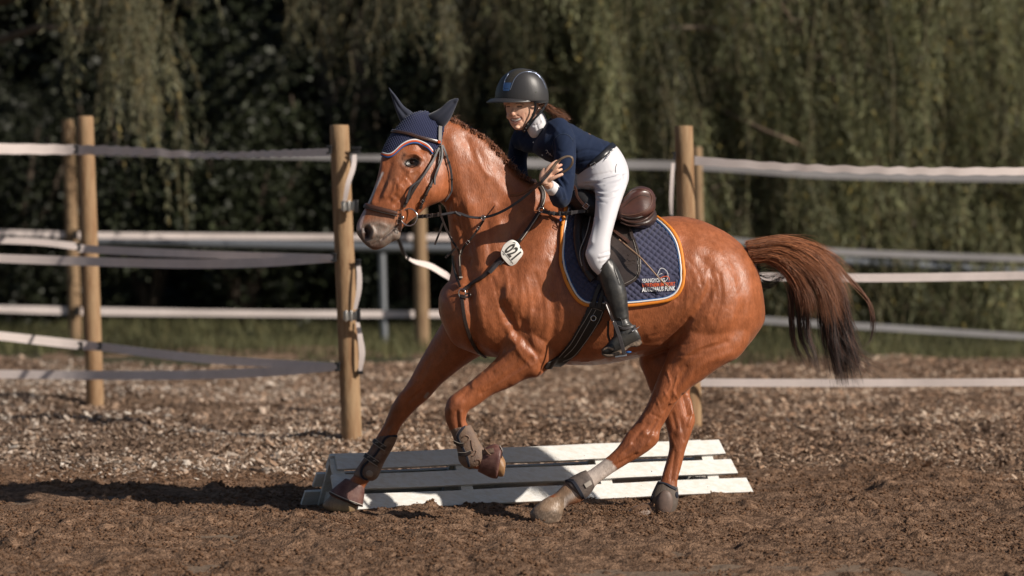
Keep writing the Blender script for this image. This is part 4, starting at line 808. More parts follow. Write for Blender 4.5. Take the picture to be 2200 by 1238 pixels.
strap([(941, 318), (924, 352), (905, 385), (886, 402), (876, 425), (872, 436)], .012, .018).build('cheek_strap', lgry, bri)
strap([(944, 312), (943, 345), (936, 375), (920, 405), (908, 428), (899, 448)], .014, .014).build('cheek_strap', lthr, bri)
strap([(945, 312), (946, 342), (939, 365), (932, 385), (931, 398)], .011, .022).build('cheek_strap', lgry, bri)
strap([(948, 312), (958, 335), (968, 362), (971, 390), (966, 410), (952, 430)], .012, .014).build('throat_latch', lgry, bri)
for pts, off, w, ks in (([(937, 322), (929, 345), (915, 368), (897, 395), (880, 422), (866, 446)], .010, .019, (.12, .8)), ([(944, 312), (943, 345), (936, 375), (920, 405), (908, 428), (899, 448)], .014, .017, (.55, .68, .8, .9, .96)), ([(948, 312), (958, 335), (968, 362), (971, 390), (966, 410), (952, 430)], .014, .014, (.2, .3, .55))):
    p_, q_ = onsurf(pts, off+.001)
    for k in ks: i = min(int(k*len(p_)), len(p_)-3); band(p_[i:i+2], q_[i:i+2], w+.003, .007).build('keeper', lthr, bri)
buckle('buckle', 908, 433, bri, off=.024, w=.014, rot=.9)
p_, q_ = onsurf([(781, 440), (790, 444), (810, 449), (832, 454), (853, 460)], .010, 2); MB().tube(p_, [.0135]*len(p_), 12, flat=.62, nrm=q_).build('noseband', lbrn, bri)
p_, q_ = onsurf([(783, 446), (790, 449.5), (810, 454.5), (832, 459.5), (853, 465)], .013, 2); MB().tube(p_, .004, 8).build('noseband_edge', lthr, bri)
freeband([(858, 448, -.345), (859, 470, -.35), (858, 497, -.335)], .024, .007).build('cheekpiece', lbrn, bri)
for y in (455, 476, 492): buckle('buckle', 858, y, bri, Y=-.358, w=.021)
m = MB(); ring(m, 879, 467, -.352, .044, .0036, (.25, 1, 0)); m.build('bit_ring', chrome, bri)
blob(MB(), 865, 468, -.360, .010, .010, .010).build('bit_cheek', chrome, bri)
MB().tube([P(866, 468, -.35), P(852, 478, -.31), P(846, 485, -.26)], .006, 10).build('bit', chrome, bri)
HY = -.575
rein = [(896, 466, -.352), (925, 463, -.362), (950, 461, -.37), (980, 457, -.38), (1010, 466, -.40), (1040, 467, -.415), (1075, 456, -.43), (1112, 434, -.47), (1140, 412, -.51), (1160, 394, HY-.02), (1175, 378, HY-.03), (1186, 364, HY-.03)]
freeband(rein, .014, .004, (.0, -1, .35)).build('rein', lgry, bri)
freeband([(896, 466, -.356), (920, 464, -.368), (948, 461, -.376)], .019, .007).build('rein_end', lthr, bri)
for x, y, Y in ((908, 465, -.372), (916, 464.5, -.376), (928, 463, -.38), (941, 461, -.383)): MB().box(P(x, y, Y), (.004, 0, 0), (0, .005, 0), (0, 0, .011)).build('keeper', lthr, bri, bevel=.001)
buckle('buckle', 922, 464, bri, Y=-.381, w=.016)
MB().tube([P(978, 455, -.39), P(982, 460, -.395), P(990, 464, -.398)], .006, 8).build('rein_stop', lgry, bri)
freeband([(1186, 364, HY-.03), (1196, 350, HY-.025), (1206, 341, HY-.03), (1219, 336, HY-.03), (1229, 339, HY-.03), (1230, 350, HY-.02), (1222, 362, HY-.01), (1208, 371, HY)], .012, .003, (.3, -1, .5)).build('rein_loop', mat('tan_leather', (.13, .09, .06), .6, var=.3), bri)
freeband([(1186, 372, HY), (1160, 392, -.54), (1135, 408, -.45), (1118, 417, -.38), (1096, 420, -.30)], .016, .004, (.0, -1, .35)).build('rein', lthr, bri)
# --- breastplate and martingale
bp_ = empty('breastplate', tuple(P(1000, 630, -.3)), 'black leather breastplate with martingale straps crossing the horse chest', 'breastplate')
strap([(1157, 402), (1166, 416), (1166, 436), (1163, 450)], .022, .008, .007).build('neck_strap', lthr, bp_)
strap([(1160, 402), (1169, 416), (1169, 436), (1166, 448)], .004, .014, .003).build('stitch_line', stitch, bp_)
hR = hit(1163, 451)[0]; m = MB(); ring(m, 1163, 451, hR.y-.012, .013, .003); m.build('ring', chrome, bp_)
SY = hit(1190, 458)[0].y-.03; freeband([(1166, 454, SY+.012), (1185, 458, SY), (1203, 460, SY-.01), (1230, 457, SY-.03), (1258, 453, SY-.035)], .020, .005, (0, -1, .15)).build('saddle_strap', lgry, bp_)
for x, y in ((1180, 457), (1190, 459), (1203, 459.5), (1216, 458.5), (1228, 457.5)): MB().box(P(x, y, SY-.008-(x-1180)*.0006), (.004, 0, 0), (0, .003, 0), (0, 0, .012)).build('keeper', lgry, bp_, bevel=.001)
buckle('buckle', 1204, 459, bp_, Y=SY-.018, w=.022); buckle('buckle', 1259, 453, bp_, Y=SY-.04, w=.018)
mb = MB(); blob(mb, 1204, 471, SY-.012, .006, .011, .002).build('blue_tag', mat('blue_enamel', (.02, .12, .5), .3), bp_)
strap([(1160, 458), (1150, 472), (1135, 495), (1118, 518), (1100, 540), (1085, 552), (1070, 563), (1045, 591), (1020, 608), (997, 625)], .022, .010, .007).build('chest_strap', lthr, bp_)
strap([(1162, 461), (1152, 474), (1137, 497), (1120, 520)], .0035, .0155, .002).build('stitch_line', stitch, bp_)
strap([(1080, 562), (1068, 573), (1052, 590)], .021, .016, .004).build('strap_end', lgry, bp_)
for x, y in ((1074, 562), (1078, 566)): MB().box(hit(x, y)[0]+Vector((0, -.018, 0)), (.010, 0, .009), (0, .004, 0), (.002, 0, -.002)).build('keeper', lgry, bp_, bevel=.001)
strap([(975, 548), (976, 566), (981, 590), (990, 620)], .014, .008).build('chest_strap', lthr, bp_)
strap([(992, 634), (994, 655), (1000, 694), (1013, 733), (1030, 756), (1044, 766)], .019, .008, .006).build('girth_strap', lthr, bp_)
strap([(1028, 755), (1036, 761), (1043, 765)], .006, .013, .003).build('stitch_line', stitch, bp_)
hc = hit(993, 630)[0]; m = MB(); ring(m, 993, 631, hc.y-.012, .019, .003, (.4, 1, 0), sq=1.3); m.build('ring', chrome, bp_)
strap([(990, 640), (1000, 641), (1012, 638), (1016, 634), (1008, 632), (996, 636)], .010, .016).build('strap_loop', lthr, bp_)
my = hit(990, 575)[0].y-.02
freeband([(991, 618, my-.01), (990, 600, my), (988, 575, my), (988, 552, my)], .014, .004).build('martingale', lthr, bp_)
MB().tube([P(988, 572, my-.006), P(987, 552, my-.006), P(990, 538, my-.006), (P(1000, 527, my-.01))], .0022, 6).build('martingale_cord', stitch, bp_)
freeband([(990, 548, my), (997, 530, my-.02), (1007, 520, -.40), (1028, 491, -.41), (1039, 474, -.42)], .011, .004).build('martingale', lthr, bp_)
freeband([(988, 548, my), (982, 533, -.34), (972, 518, -.32), (958, 490, -.30), (948, 464, -.28), (944, 440, -.2)], .011, .004).build('martingale', lthr, bp_)
freeband([(951, 480, -.30), (944, 500, -.30), (934, 526, -.30)], .010, .003).build('loose_strap', lthr, bp_)
freeband([(978, 535, -.34), (968, 544, -.34), (957, 554, -.34)], .012, .003).build('loose_strap', lthr, bp_)
m = MB(); ring(m, 1038, 468, -.425, .010, .0024, (.5, 1, 0), sq=1.3); m.build('ring', chrome, bp_)
buckle('buckle', 1028, 491, bp_, Y=-.418, w=.014, rot=.7); buckle('buckle', 1005, 521, bp_, Y=-.41, w=.016, rot=.7); buckle('buckle', 968, 512, bp_, Y=-.33, w=.014, rot=-.9)
for x, y, Y in ((991, 608, my-.008), (990, 596, my-.008)): MB().box(P(x, y, Y), (.009, 0, 0), (0, .003, 0), (0, 0, .004)).build('keeper', stitch, bp_, bevel=.001)
# --- number plate
plate = [(1075.5, 542), (1081, 528), (1091, 519), (1101, 515.5), (1112, 521), (1120, 534), (1124, 543), (1120, 555), (1112, 566), (1099, 572), (1091, 568), (1078, 553)]
nh_ = hit(1100, 543)[0]; NY = nh_.y-.030
tagp = empty('number_plate', tuple(P(1100, 543, NY)), 'round white competition number plate reading 021 on the chest strap', 'number plate')
pl = cr(np.array(plate+plate[:1], float), 4)[:-1]
def outring(s, Y): return [P(1100+(a[0]-1100)*s, 543+(a[1]-543)*s, Y+.0016*(a[0]-1100)*.2) for a in pl]
MB().rings([outring(.97, NY+.006), outring(1, NY+.003), outring(1, NY-.001), outring(.96, NY-.004)]).build('plate', mat('plate_white', (.70, .68, .64), .4, var=.08, vscale=40), tagp)
dk = mat('plate_ink', (.05, .045, .04), .6)
def textmesh(txt, name, mt, parent, fmap, sx, sy, shear=0, extr=0.0, bold=0):
    cu = bpy.data.curves.new(name, 'FONT'); cu.body = txt; cu.align_x = 'CENTER'; cu.align_y = 'CENTER'; cu.resolution_u = 3; cu.offset = bold
    o = bpy.data.objects.new('t', cu); COL.objects.link(o); dg = bpy.context.evaluated_depsgraph_get(); dg.update(); me = bpy.data.meshes.new_from_object(o.evaluated_get(dg)); bpy.data.objects.remove(o)
    for vv in me.vertices: vv.co = fmap(vv.co.x*sx, vv.co.y*sy)
    me.update(); return addmesh(name, me, mt, parent, smooth=False)
th = math.radians(-50)
def pmap(a, b):
    x = a*math.cos(th)-b*math.sin(th); y = a*math.sin(th)+b*math.cos(th); X_ = 1101+x; return P(X_, 543-y, NY-.0052+.0016*(X_-1100)*.2)
textmesh('021', 'digits', dk, tagp, pmap, 21, 36, bold=.035)
def lmap(pts, r=.0008, nm='mark'): MB().tube([pmap(a, b) for a, b in pts], r, 5).build(nm, dk, tagp)
lmap([(-17, -14), (19, -14)], .0011); lmap([(14, -14), (14, -18)]); lmap([(-12, -17), (-7, -17)], .0016); lmap([(0, 22), (5, 20)], .0016); lmap([(-16, 15), (-13, 19), (-10, 16)], .0014)
# --- saddle pad
pad = empty('saddle_pad', tuple(P(1330, 560, -.45)), 'navy quilted saddle pad with orange and white piping and embroidery', 'saddle pad')
ppoly = [(1210, 380), (1212, 452), (1206, 490), (1205, 530), (1208, 570), (1219, 608), (1236, 638), (1252, 653), (1266, 656), (1330, 658), (1400, 650), (1437, 643), (1457, 630), (1468, 605), (1467, 570), (1460, 532), (1446, 502), (1427, 482), (1410, 470), (1405, 380)]
pm = shell(ppoly, .012, sub=1, smooth=6); v, n = getv(pm); px, py = proj(v)
qa = (px*.80+py*.60)/11.0; qb = (px*-.62+py*.785)/10.0
q = np.abs(np.sin(math.pi*qa))**.6*np.abs(np.sin(math.pi*qb))**.6; q += .12*(noise2(px*.1, py*.1, 401)-.5)
q *= 1-.75*inpoly(px, py, [(1380, 593), (1450, 590), (1452, 630), (1380, 632)]); setv(pm, v+n*(.0065*q)[:, None]); addmesh('quilted_cloth', pm, navy, pad, .006)
edge = [(1214, 448), (1207, 490), (1205, 530), (1208, 570), (1219, 608), (1236, 638), (1252, 652), (1268, 656), (1300, 657), (1350, 656), (1400, 650), (1437, 643), (1457, 630), (1468, 605), (1467, 570), (1460, 532), (1446, 502), (1427, 482), (1412, 471)]
cx_, cy_ = 1335, 560
def inset(pl, d): return [(x+(cx_-x)/math.hypot(cx_-x, cy_-y)*d, y+(cy_-y)/math.hypot(cx_-x, cy_-y)*d) for x, y in pl]
p_, q_ = onsurf(inset(edge, 0), .014, 2.5); MB().tube(p_, .0095, 10, flat=.7, nrm=q_).build('orange_binding', orange, pad)
p_, q_ = onsurf(inset(edge, 6.0), .0175, 2.5); MB().tube(p_, .0048, 8).build('white_piping', wht, pad)
p_, q_ = onsurf(inset(edge, 8.8), .0155, 2.5); MB().tube(p_, .0030, 8).build('blue_piping', blue, pad)
VP, NP_, BVP = surfmesh(pm)
def padmap(cx, cy, rot=.05, off=.0035):
    def f(a, b):
        x = cx+a; y = cy-b-a*rot; h = hit(x, y, BVP); return (h[0] if h else P(x, y, -.44))+Vector((0, -off-.004, 0))
    return f
textmesh('SSANGYONG', 'embroidery', wht, pad, padmap(1404, 603, .04), 8.2, 12, bold=.02)
textmesh('WERTHEIM IM SPORT', 'embroidery', orng2, pad, padmap(1415, 612, .05), 7.4, 11, bold=.03)
textmesh('AUTOHAUS FUNK', 'embroidery', wht, pad, padmap(1415, 621.5, .05), 8.6, 13, bold=.03)
def padline(pts, r, m_, nm='embroidery'):
    p_, q_ = onsurf(pts, .007, 2.0, BVP); MB().tube([p+Vector((0, -.002, 0)) for p in p_], r, 6).build(nm, m_, pad)
padline([(1412, 594), (1411, 591), (1415, 583), (1418, 577), (1426, 579), (1433, 586), (1435, 594), (1432, 602), (1426, 607)], .0016, wht); padline([(1413, 593), (1416, 591), (1420, 589), (1424, 588)], .0014, wht)
padline([(1416, 600), (1424, 595), (1433, 594), (1437, 598), (1437, 604)], .0024, orng2)
h = hit(1406, 630, BVP)[0]; blob(MB(), 1406, 629, h.y, .012, .012, .003).build('badge', mat('navy_badge', (.012, .014, .035), .7), pad)
# --- saddle
sad = empty('saddle', tuple(P(1340, 470, -.12)), 'brown leather jumping saddle with high cantle and stirrup over the quilted pad', 'saddle')
seatm = mat('saddle_seat', (.095, .034, .024), .42, color2=(.055, .022, .018), vscale=10, coat=.4, bump=.0006, bscale=200)
flapm = mat('saddle_flap_leather', (.055, .040, .034), .36, color2=(.038, .028, .026), vscale=14, bump=.0008, bscale=160, coat=.15)
mb = MB(); loft(mb, [(1246, 418, 1250, 452, -.12, .03), (1256, 408, 1262, 470, -.12, .085), (1275, 411, 1280, 476, -.12, .115), (1300, 432, 1305, 476, -.12, .135), (1322, 436, 1328, 474, -.12, .19), (1338, 424, 1346, 475, -.12, .205), (1355, 408, 1362, 474, -.12, .21), (1376, 400, 1383, 469, -.12, .205), (1396, 405, 1400, 458, -.12, .175), (1406, 418, 1407, 447, -.12, .13)], 5, 48, 6)
me = remesh(mb, .005, 3); v, n = getv(me); v = sculpt(v, n, [([(1355, 440), (1382, 428)], 22, -9), ([(1350, 415), (1340, 430)], 5, 4)]); setv(me, v); addmesh('seat', me, seatm, sad); BVT = surfmesh(me)[2]; p_, q_ = onsurf([(1340, 428), (1358, 411), (1378, 407), (1395, 413), (1401, 430), (1394, 446), (1376, 458), (1350, 463), (1334, 460)], .001, 2.0, BVT); MB().tube(p_, .0026, 8).build('seat_seam', mat('seat_seam_leather', (.13, .06, .04), .5), sad)
p_, q_ = onsurf([(1338, 446), (1360, 428), (1380, 419), (1396, 424)], -.001, 2.0, BVT); MB().tube(p_, .0022, 8).build('seat_seam', lthr, sad)
p_ = [P(*a) for a in cr(np.array([(1332, 462, -.30), (1350, 469, -.325), (1370, 468, -.325), (1390, 459, -.29), (1403, 443, -.235), (1408, 425, -.17)]), 6)]; MB().tube(p_, .006, 8).build('seat_welt', lthr, sad)
mb = MB(); loft(mb, [(1310, 455, 1330, 480, -.12, .17), (1335, 462, 1350, 486, -.12, .215), (1360, 464, 1368, 494, -.12, .24), (1385, 458, 1392, 493, -.12, .225), (1402, 446, 1408, 482, -.12, .17), (1409, 455, 1412, 470, -.12, .08)], 5, 32)
me = remesh(mb, .006, 6); addmesh('panel', me, mat('panel_leather', (.045, .026, .022), .42, coat=.2), sad)
for dy, ro in ((0, .005), (8, .004)):
    MB().tube([P(*a) for a in cr(np.array([(1334, 470+dy, -.332), (1352, 477+dy, -.352), (1372, 477+dy, -.352), (1392, 468+dy, -.33), (1405, 455+dy, -.27)]), 6)], ro, 8).build('panel_welt', lbrn, sad)
fl = shell([(1258, 442), (1300, 462), (1340, 474), (1352, 492), (1362, 518), (1372, 548), (1375, 576), (1368, 598), (1348, 612), (1318, 621), (1290, 612), (1264, 588), (1248, 548), (1242, 500), (1246, 455)], .026, HV[:, 2] > .5, 14)
addmesh('flap', fl, flapm, sad, .008)
VF, NF, BVF = surfmesh(fl)
fe = [(1352, 492), (1362, 518), (1372, 548), (1375, 576), (1368, 598), (1348, 612), (1318, 621)]
p_, q_ = onsurf(fe, .024, 2.5); MB().tube(p_, .0062, 8).build('flap_edge', flapm, sad)
p_, q_ = onsurf(inset(fe, 3), .0295, 2.5); MB().tube(p_, .001, 6).build('stitch_line', stitch, sad)
p_, q_ = onsurf([(1241, 452), (1239, 490), (1243, 535), (1256, 575), (1277, 604)], .034, 3); MB().tube(p_, .022, 12, flat=.8, nrm=q_).build('knee_block', lthr, sad)
p_, q_ = onsurf([(1256, 455), (1268, 478), (1264, 520), (1254, 555), (1262, 588)], .043, 3); MB().tube(p_, .014, 12, flat=.9, nrm=q_).build('knee_roll', lbrn, sad)
p_, q_ = onsurf([(1251, 457), (1261, 478), (1257, 518), (1247, 550), (1253, 580)], .056, 3); MB().tube(p_, .0022, 8).build('knee_roll_welt', stitch, sad)
def fstrap(pts, w, off, th=.005): p_, q_ = onsurf(pts, .026+off, 3.0); return band(p_, q_, w, th)
fstrap([(1313, 504), (1333, 517), (1354, 531)], .022, .012).build('skirt_strap', lbrn, sad)
fstrap([(1345, 480), (1352, 498), (1362, 525)], .018, .008).build('skirt_strap', flapm, sad)
mk = mat('embossed_mark', (.085, .062, .052), .4)
for pts in ([(1336, 563), (1341, 566), (1347, 558), (1352, 565), (1360, 563), (1366, 566), (1362, 570), (1350, 571), (1340, 574), (1337, 569), (1336, 563)], [(1342, 569), (1350, 566), (1358, 567)], [(1340, 576), (1350, 575), (1360, 572)], [(1349, 551), (1352, 556), (1356, 551)]):
    p_, q_ = onsurf(pts, .0275, 2); MB().tube(p_, .0009, 5).build('embossed_mark', mk, sad)
freeband([(1228, 397, -.32), (1236, 405, -.33), (1240, 422, -.35), (1250, 436, -.37), (1262, 446, -.39)], .013, .004, (-.3, -1, .3)).build('pommel_strap', lbrn, sad); buckle('buckle', 1259, 443, sad, Y=-.40, w=.024, rot=-.7)
mb = MB(); loft(mb, [(1222, 415, 1226, 446, -.12, .12), (1240, 406, 1246, 462, -.12, .20), (1262, 410, 1268, 468, -.12, .23), (1285, 425, 1288, 470, -.12, .22)], 5, 32); me = remesh(mb, .007, 6); addmesh('pommel_cover', me, mat('black_cloth', (.012, .012, .014), .7), sad)
# girth
gi = empty('girth', tuple(P(1240, 740, -.4)), 'black padded girth with pale stitching behind the horse elbow', 'girth')
gpoly = [(1264, 652), (1303, 662), (1293, 690), (1270, 722), (1244, 758), (1220, 776), (1196, 792), (1166, 792), (1172, 778), (1198, 762), (1226, 728), (1245, 694)]
g1 = shell(gpoly, .012, None, 6); addmesh('girth_band', g1, mat('girth_black', (.014, .011, .010), .5, var=.2), gi, .008)
for pts in ([(1273, 661), (1250, 700), (1226, 738), (1200, 764)], [(1281, 664), (1258, 705), (1235, 742), (1212, 764)], [(1296, 668), (1280, 700), (1256, 735), (1232, 762), (1210, 772)], [(1273, 661), (1296, 668)]):
    p_, q_ = onsurf(pts, .0145, 3); MB().tube(p_, .0013, 5).build('stitch_line', stitch, gi)
h = hit(1275, 684)[0]; m = MB(); ring(m, 1275, 684, h.y-.022, .013, .0025); m.build('ring', chrome, gi)
for pts in ([(1290, 612), (1280, 635), (1275, 658)], [(1300, 618), (1292, 640), (1287, 662)]):
    p_, q_ = onsurf(pts, .03, 3); band(p_, q_, .022, .005).build('billet', lthr, gi)
p_, q_ = onsurf([(1266, 652), (1285, 657), (1303, 660)], .018, 3); band(p_, q_, .035, .008).build('girth_top', lthr, gi)
# --- leg boots
bootb = mat('boot_brown', (.13, .060, .036), .55, color2=(.20, .13, .09), vscale=22, var=.25, bump=.002, bscale=120)
bootm = mat('boot_muddy', (.21, .135, .09), .7, color2=(.13, .085, .065), vscale=26, var=.2, bump=.003, bscale=90)
lining = mat('boot_lining', (.012, .014, .025), .8); bellm = mat('bell_rubber', (.105, .040, .034), .5, color2=(.15, .075, .06), vscale=24, var=.2, bump=.001, bscale=120)
bluegrey = mat('boot_edging', (.16, .12, .12), .7)
def lboot(name, label, rows, m_, cat, grp, vox=.004, it=3, strokes=()):
    c0 = rows[len(rows)//2]; r = empty(name, tuple(P((c0[0]+c0[2])/2, (c0[1]+c0[3])/2, c0[4])), label, cat, grp)
    mb = MB(); loft(mb, rows, 4, 28); me = remesh(mb, vox, it); v, n = getv(me); v = sculpt(v, n, strokes); setv(me, v); o = addmesh('boot_shell', me, m_, r); return r, surfmesh(me)[2]
def on(bv, pts, off, r, nm, m_, parent, flat=1, w=None):
    p_, q_ = onsurf(pts, off, 1.5, bv)
    (band(p_, q_, w, .004) if w else MB().tube(p_, r, 8)).build(nm, m_, parent)
GL = 'protective boots on the horse legs'
r1, bv = lboot('tendon_boot', 'brown tendon boot with two strap closures on the stretched front leg', [(812, 936, 855, 936, .12, .038), (804, 948, 850, 950, .125, .038), (792, 968, 840, 970, .13, .037), (779, 988, 828, 990, .13, .040), (765, 1008, 819, 1010, .14, .047), (759, 1020, 811, 1027, .14, .047), (768, 1027, 800, 1034, .14, .03)], bootb, 'horse boot', GL)
on(bv, [(853, 938), (835, 938), (826, 944), (820, 956), (806, 978), (790, 992), (779, 1005), (777, 1022), (790, 1031)], .003, .0, 'lining_edge', lining, r1, w=.013)
on(bv, [(853, 934), (832, 934), (822, 942), (815, 955), (802, 975), (785, 989), (775, 1003), (773, 1022), (785, 1033)], .003, .0022, 'edging', bluegrey, r1)
for pts, in (([(805, 947), (816, 955), (828, 963)],), ([(786, 979), (798, 987), (812, 996)],)):
    on(bv, pts, .010, 0, 'closure_strap', lthr, r1, w=.026); on(bv, [(x+1.5, y-5) for x, y in pts], .013, .0011, 'edging', stitch, r1); on(bv, [(x-1.5, y+5) for x, y in pts], .013, .0011, 'edging', stitch, r1)
    for k in (.3, .7):
        x = pts[0][0]+(pts[2][0]-pts[0][0])*k; y = pts[0][1]+(pts[2][1]-pts[0][1])*k; on(bv, [(x-3, y+1), (x, y-2.5), (x+3, y+1)], .014, .0014, 'stud', stitch, r1)
h = hit(797, 1013, bv)[0]; blob(MB(), 797, 1012, h.y+.008, .042, .040, .018).build('fetlock_cup', bootm, r1); blob(MB(), 794, 1018, h.y-.006, .020, .020, .010).build('cup_patch', mat('worn_patch', (.28, .21, .16), .7, var=.2), r1)
r2, bv = lboot('tendon_boot', 'muddy brown tendon boot on the raised bent front leg', [(966, 922, 1011, 912, -.32, .037), (973, 940, 1021, 930, -.32, .037), (979, 956, 1028, 945, -.32, .037), (983, 972, 1036, 958, -.32, .040), (986, 991, 1042, 968, -.32, .046), (998, 1004, 1047, 977, -.32, .047), (1010, 1008, 1044, 988, -.32, .034)], bootm, 'horse boot', GL)
on(bv, [(1001, 913), (988, 928), (984, 940), (990, 955), (999, 972), (1004, 985), (1008, 1003)], .003, 0, 'lining_edge', lining, r2, w=.013)
on(bv, [(999, 910), (984, 927), (980, 940), (986, 956)], .003, .002, 'edging', bluegrey, r2)
for pts in ([(977, 948), (988, 955), (997, 955)], [(986, 975), (1000, 976), (1012, 971)]): on(bv, pts, .008, 0, 'closure_strap', lthr, r2, w=.022); on(bv, [(x, y-3.5) for x, y in pts], .0115, .0011, 'edging', stitch, r2)
for pts in ([(994, 940), (1000, 935), (1008, 940), (1004, 948), (997, 952)], [(1010, 975), (1016, 970), (1024, 968), (1020, 978), (1014, 980)], [(1020, 990), (1030, 988), (1030, 998), (1022, 1002)], [(1012, 945), (1014, 960), (1018, 970)]): on(bv, pts, .002, .003, 'strap_relief', bootb, r2)
# bell boots
def bell(label, rows, edge, m=bellm):
    r, bv = lboot('bell_boot', label, rows, m, 'horse boot', GL, .004, 2); on(bv, edge, .003, .0022, 'bell_edge', stitch, r); on(bv, [(x+.6, y+3) for x, y in edge], .002, .0032, 'bell_edge', lthr, r); return r, bv
r3, bv = bell('dark red bell boot over the hoof of the stretched front leg', [(742, 1028, 783, 1044, .14, .038), (727, 1040, 783, 1062, .14, .050), (714, 1051, 781, 1077, .14, .060), (706, 1058, 779, 1089, .14, .066), (710, 1064, 776, 1088, .14, .055)], [(708, 1056), (730, 1067), (755, 1077), (778, 1085)])
r4, bv = bell('dark red bell boot over the hoof of the raised front leg', [(1026, 1013, 1040, 964, -.32, .037), (1040, 1020, 1052, 957, -.32, .050), (1052, 1026, 1064, 954, -.32, .060), (1064, 1029, 1077, 960, -.32, .068), (1068, 1026, 1079, 966, -.32, .055)], [(1073, 958), (1080, 975), (1078, 1000), (1067, 1027)])
on(bv, [(1037, 972), (1050, 970), (1062, 968)], .003, 0, 'closure_strap', bootm, r4, w=.03); on(bv, [(1040, 962), (1050, 975), (1056, 978)], .009, .004, 'strap_relief', bootb, r4)
mud2 = mat('mud_crust', (.27, .20, .15), .9, var=.3, vscale=30, bump=.004, bscale=80)
r5, bv = lboot('fetlock_boot', 'grey muddy fetlock boot on the stretched hind leg with white sock', [(1259, 1010, 1280, 1038, -.385, .037), (1248, 1014, 1277, 1048, -.39, .043), (1232, 1022, 1266, 1064, -.393, .048), (1218, 1031, 1256, 1072, -.395, .050), (1214, 1037, 1250, 1070, -.395, .04)], mat('boot_grey', (.13, .10, .085), .7, color2=(.08, .062, .055), vscale=30, bump=.002, bscale=90), 'horse boot', GL)
on(bv, [(1262, 1010), (1272, 1022), (1280, 1040)], .003, 0, 'lining_edge', lining, r5, w=.022); on(bv, [(1214, 1034), (1230, 1034), (1243, 1052), (1254, 1072)], .003, 0, 'lining_edge', lining, r5, w=.018); on(bv, [(1205, 1052), (1210, 1042), (1218, 1033), (1234, 1032)], .003, .005, 'lining_edge', lining, r5)
on(bv, [(1256, 1045), (1264, 1040), (1270, 1036)], .004, 0, 'patch', mat('pale_patch', (.35, .31, .27), .7), r5, w=.026)
r6, bv = lboot('fetlock_boot', 'grey fetlock boot with oval guard on the standing hind leg', [(1413, 1034, 1456, 1046, -.15, .037), (1406, 1048, 1458, 1062, -.155, .043), (1399, 1066, 1456, 1084, -.16, .048), (1402, 1084, 1448, 1104, -.16, .046), (1412, 1098, 1440, 1112, -.16, .034)], mat('boot_grey_dark', (.10, .075, .058), .7, color2=(.11, .085, .07), vscale=30, bump=.002, bscale=90), 'horse boot', GL)
h = hit(1427, 1082, bv)[0]; blob(MB(), 1428, 1081, h.y+.006, .043, .068, .020, -.12).build('oval_guard', mat('guard_rubber', (.17, .115, .095), .55, color2=(.12, .085, .07), vscale=20), r6)
on(bv, [(1414, 1037), (1430, 1040), (1453, 1052)], .003, 0, 'lining_edge', lining, r6, w=.016); on(bv, [(1403, 1064), (1400, 1080), (1410, 1104), (1424, 1112)], .004, .005, 'lining_edge', lining, r6)
blob(MB(), 1452, 1064, -.17, .014, .022, .02).build('strap_end', lining, r6)
# ================================================================ rider
person = empty('person', tuple(P(1300, 400, -.12)), 'smiling rider leaning forward in navy shirt, white breeches, black boots and helmet', 'person')
RY = -.14
sb = MB()   # skin: head, neck, inner trunk, arms, hands as one surface
loft(sb, [(1098, 176, 1150, 176, RY, .05), (1085, 192, 1166, 190, RY, .068), (1081, 214, 1168, 213, RY, .076), (1083, 228, 1165, 226, RY, .076), (1087, 241, 1160, 240, RY, .073), (1090, 252, 1153, 251, RY-.002, .068), (1095, 263, 1142, 263, RY-.005, .060), (1100, 272, 1132, 273, RY-.012, .048), (1107, 279, 1122, 280, RY-.02, .028)], 5, 32)
limb(sb, [(1140, 240, RY+.01, .056, .055), (1152, 262, RY, .052, .052), (1165, 283, RY, .058, .06), (1200, 305, -.13, .10, .13), (1250, 330, -.12, .11, .13), (1290, 352, -.12, .10, .13)], 5, 24)
ny = RY-.052
limb(sb, [(1106, 226, ny+.004, .007, .007), (1103, 236, ny-.006, .008, .010), (1101, 244, ny-.016, .011, .012), (1101, 248, ny-.004, .007, .008)], 5, 14)
blob(sb, 1096.5, 246.5, ny+.0, .006, .0055, .008, k=12); blob(sb, 1107, 246.5, ny-.008, .006, .0055, .008, k=12)
blob(sb, 1160, 228, RY-.062, .010, .019, .010, -.2)
blob(sb, 1121, 249, RY-.055, .018, .018, .016); blob(sb, 1093, 250, RY-.030, .012, .017, .014); blob(sb, 1111, 274, RY-.058, .014, .010, .014)
limb(sb, [(1205, 300, -.26, .05, .05), (1212, 350, -.33, .045, .045), (1210, 400, -.36, .04, .04), (1206, 430, -.37, .038, .038), (1197, 420, -.44, .036, .036), (1186, 406, -.51, .028, .028), (1178, 397, -.545, .022, .026), (1174, 390, HY, .024, .026)], 6, 20)
limb(sb, [(1130, 288, .03, .05, .05), (1117, 325, .10, .04, .04), (1114, 355, .10, .036, .036), (1120, 385, .02, .03, .03), (1128, 398, -.06, .024, .02), (1134, 402, -.10, .02, .018)], 6, 20)
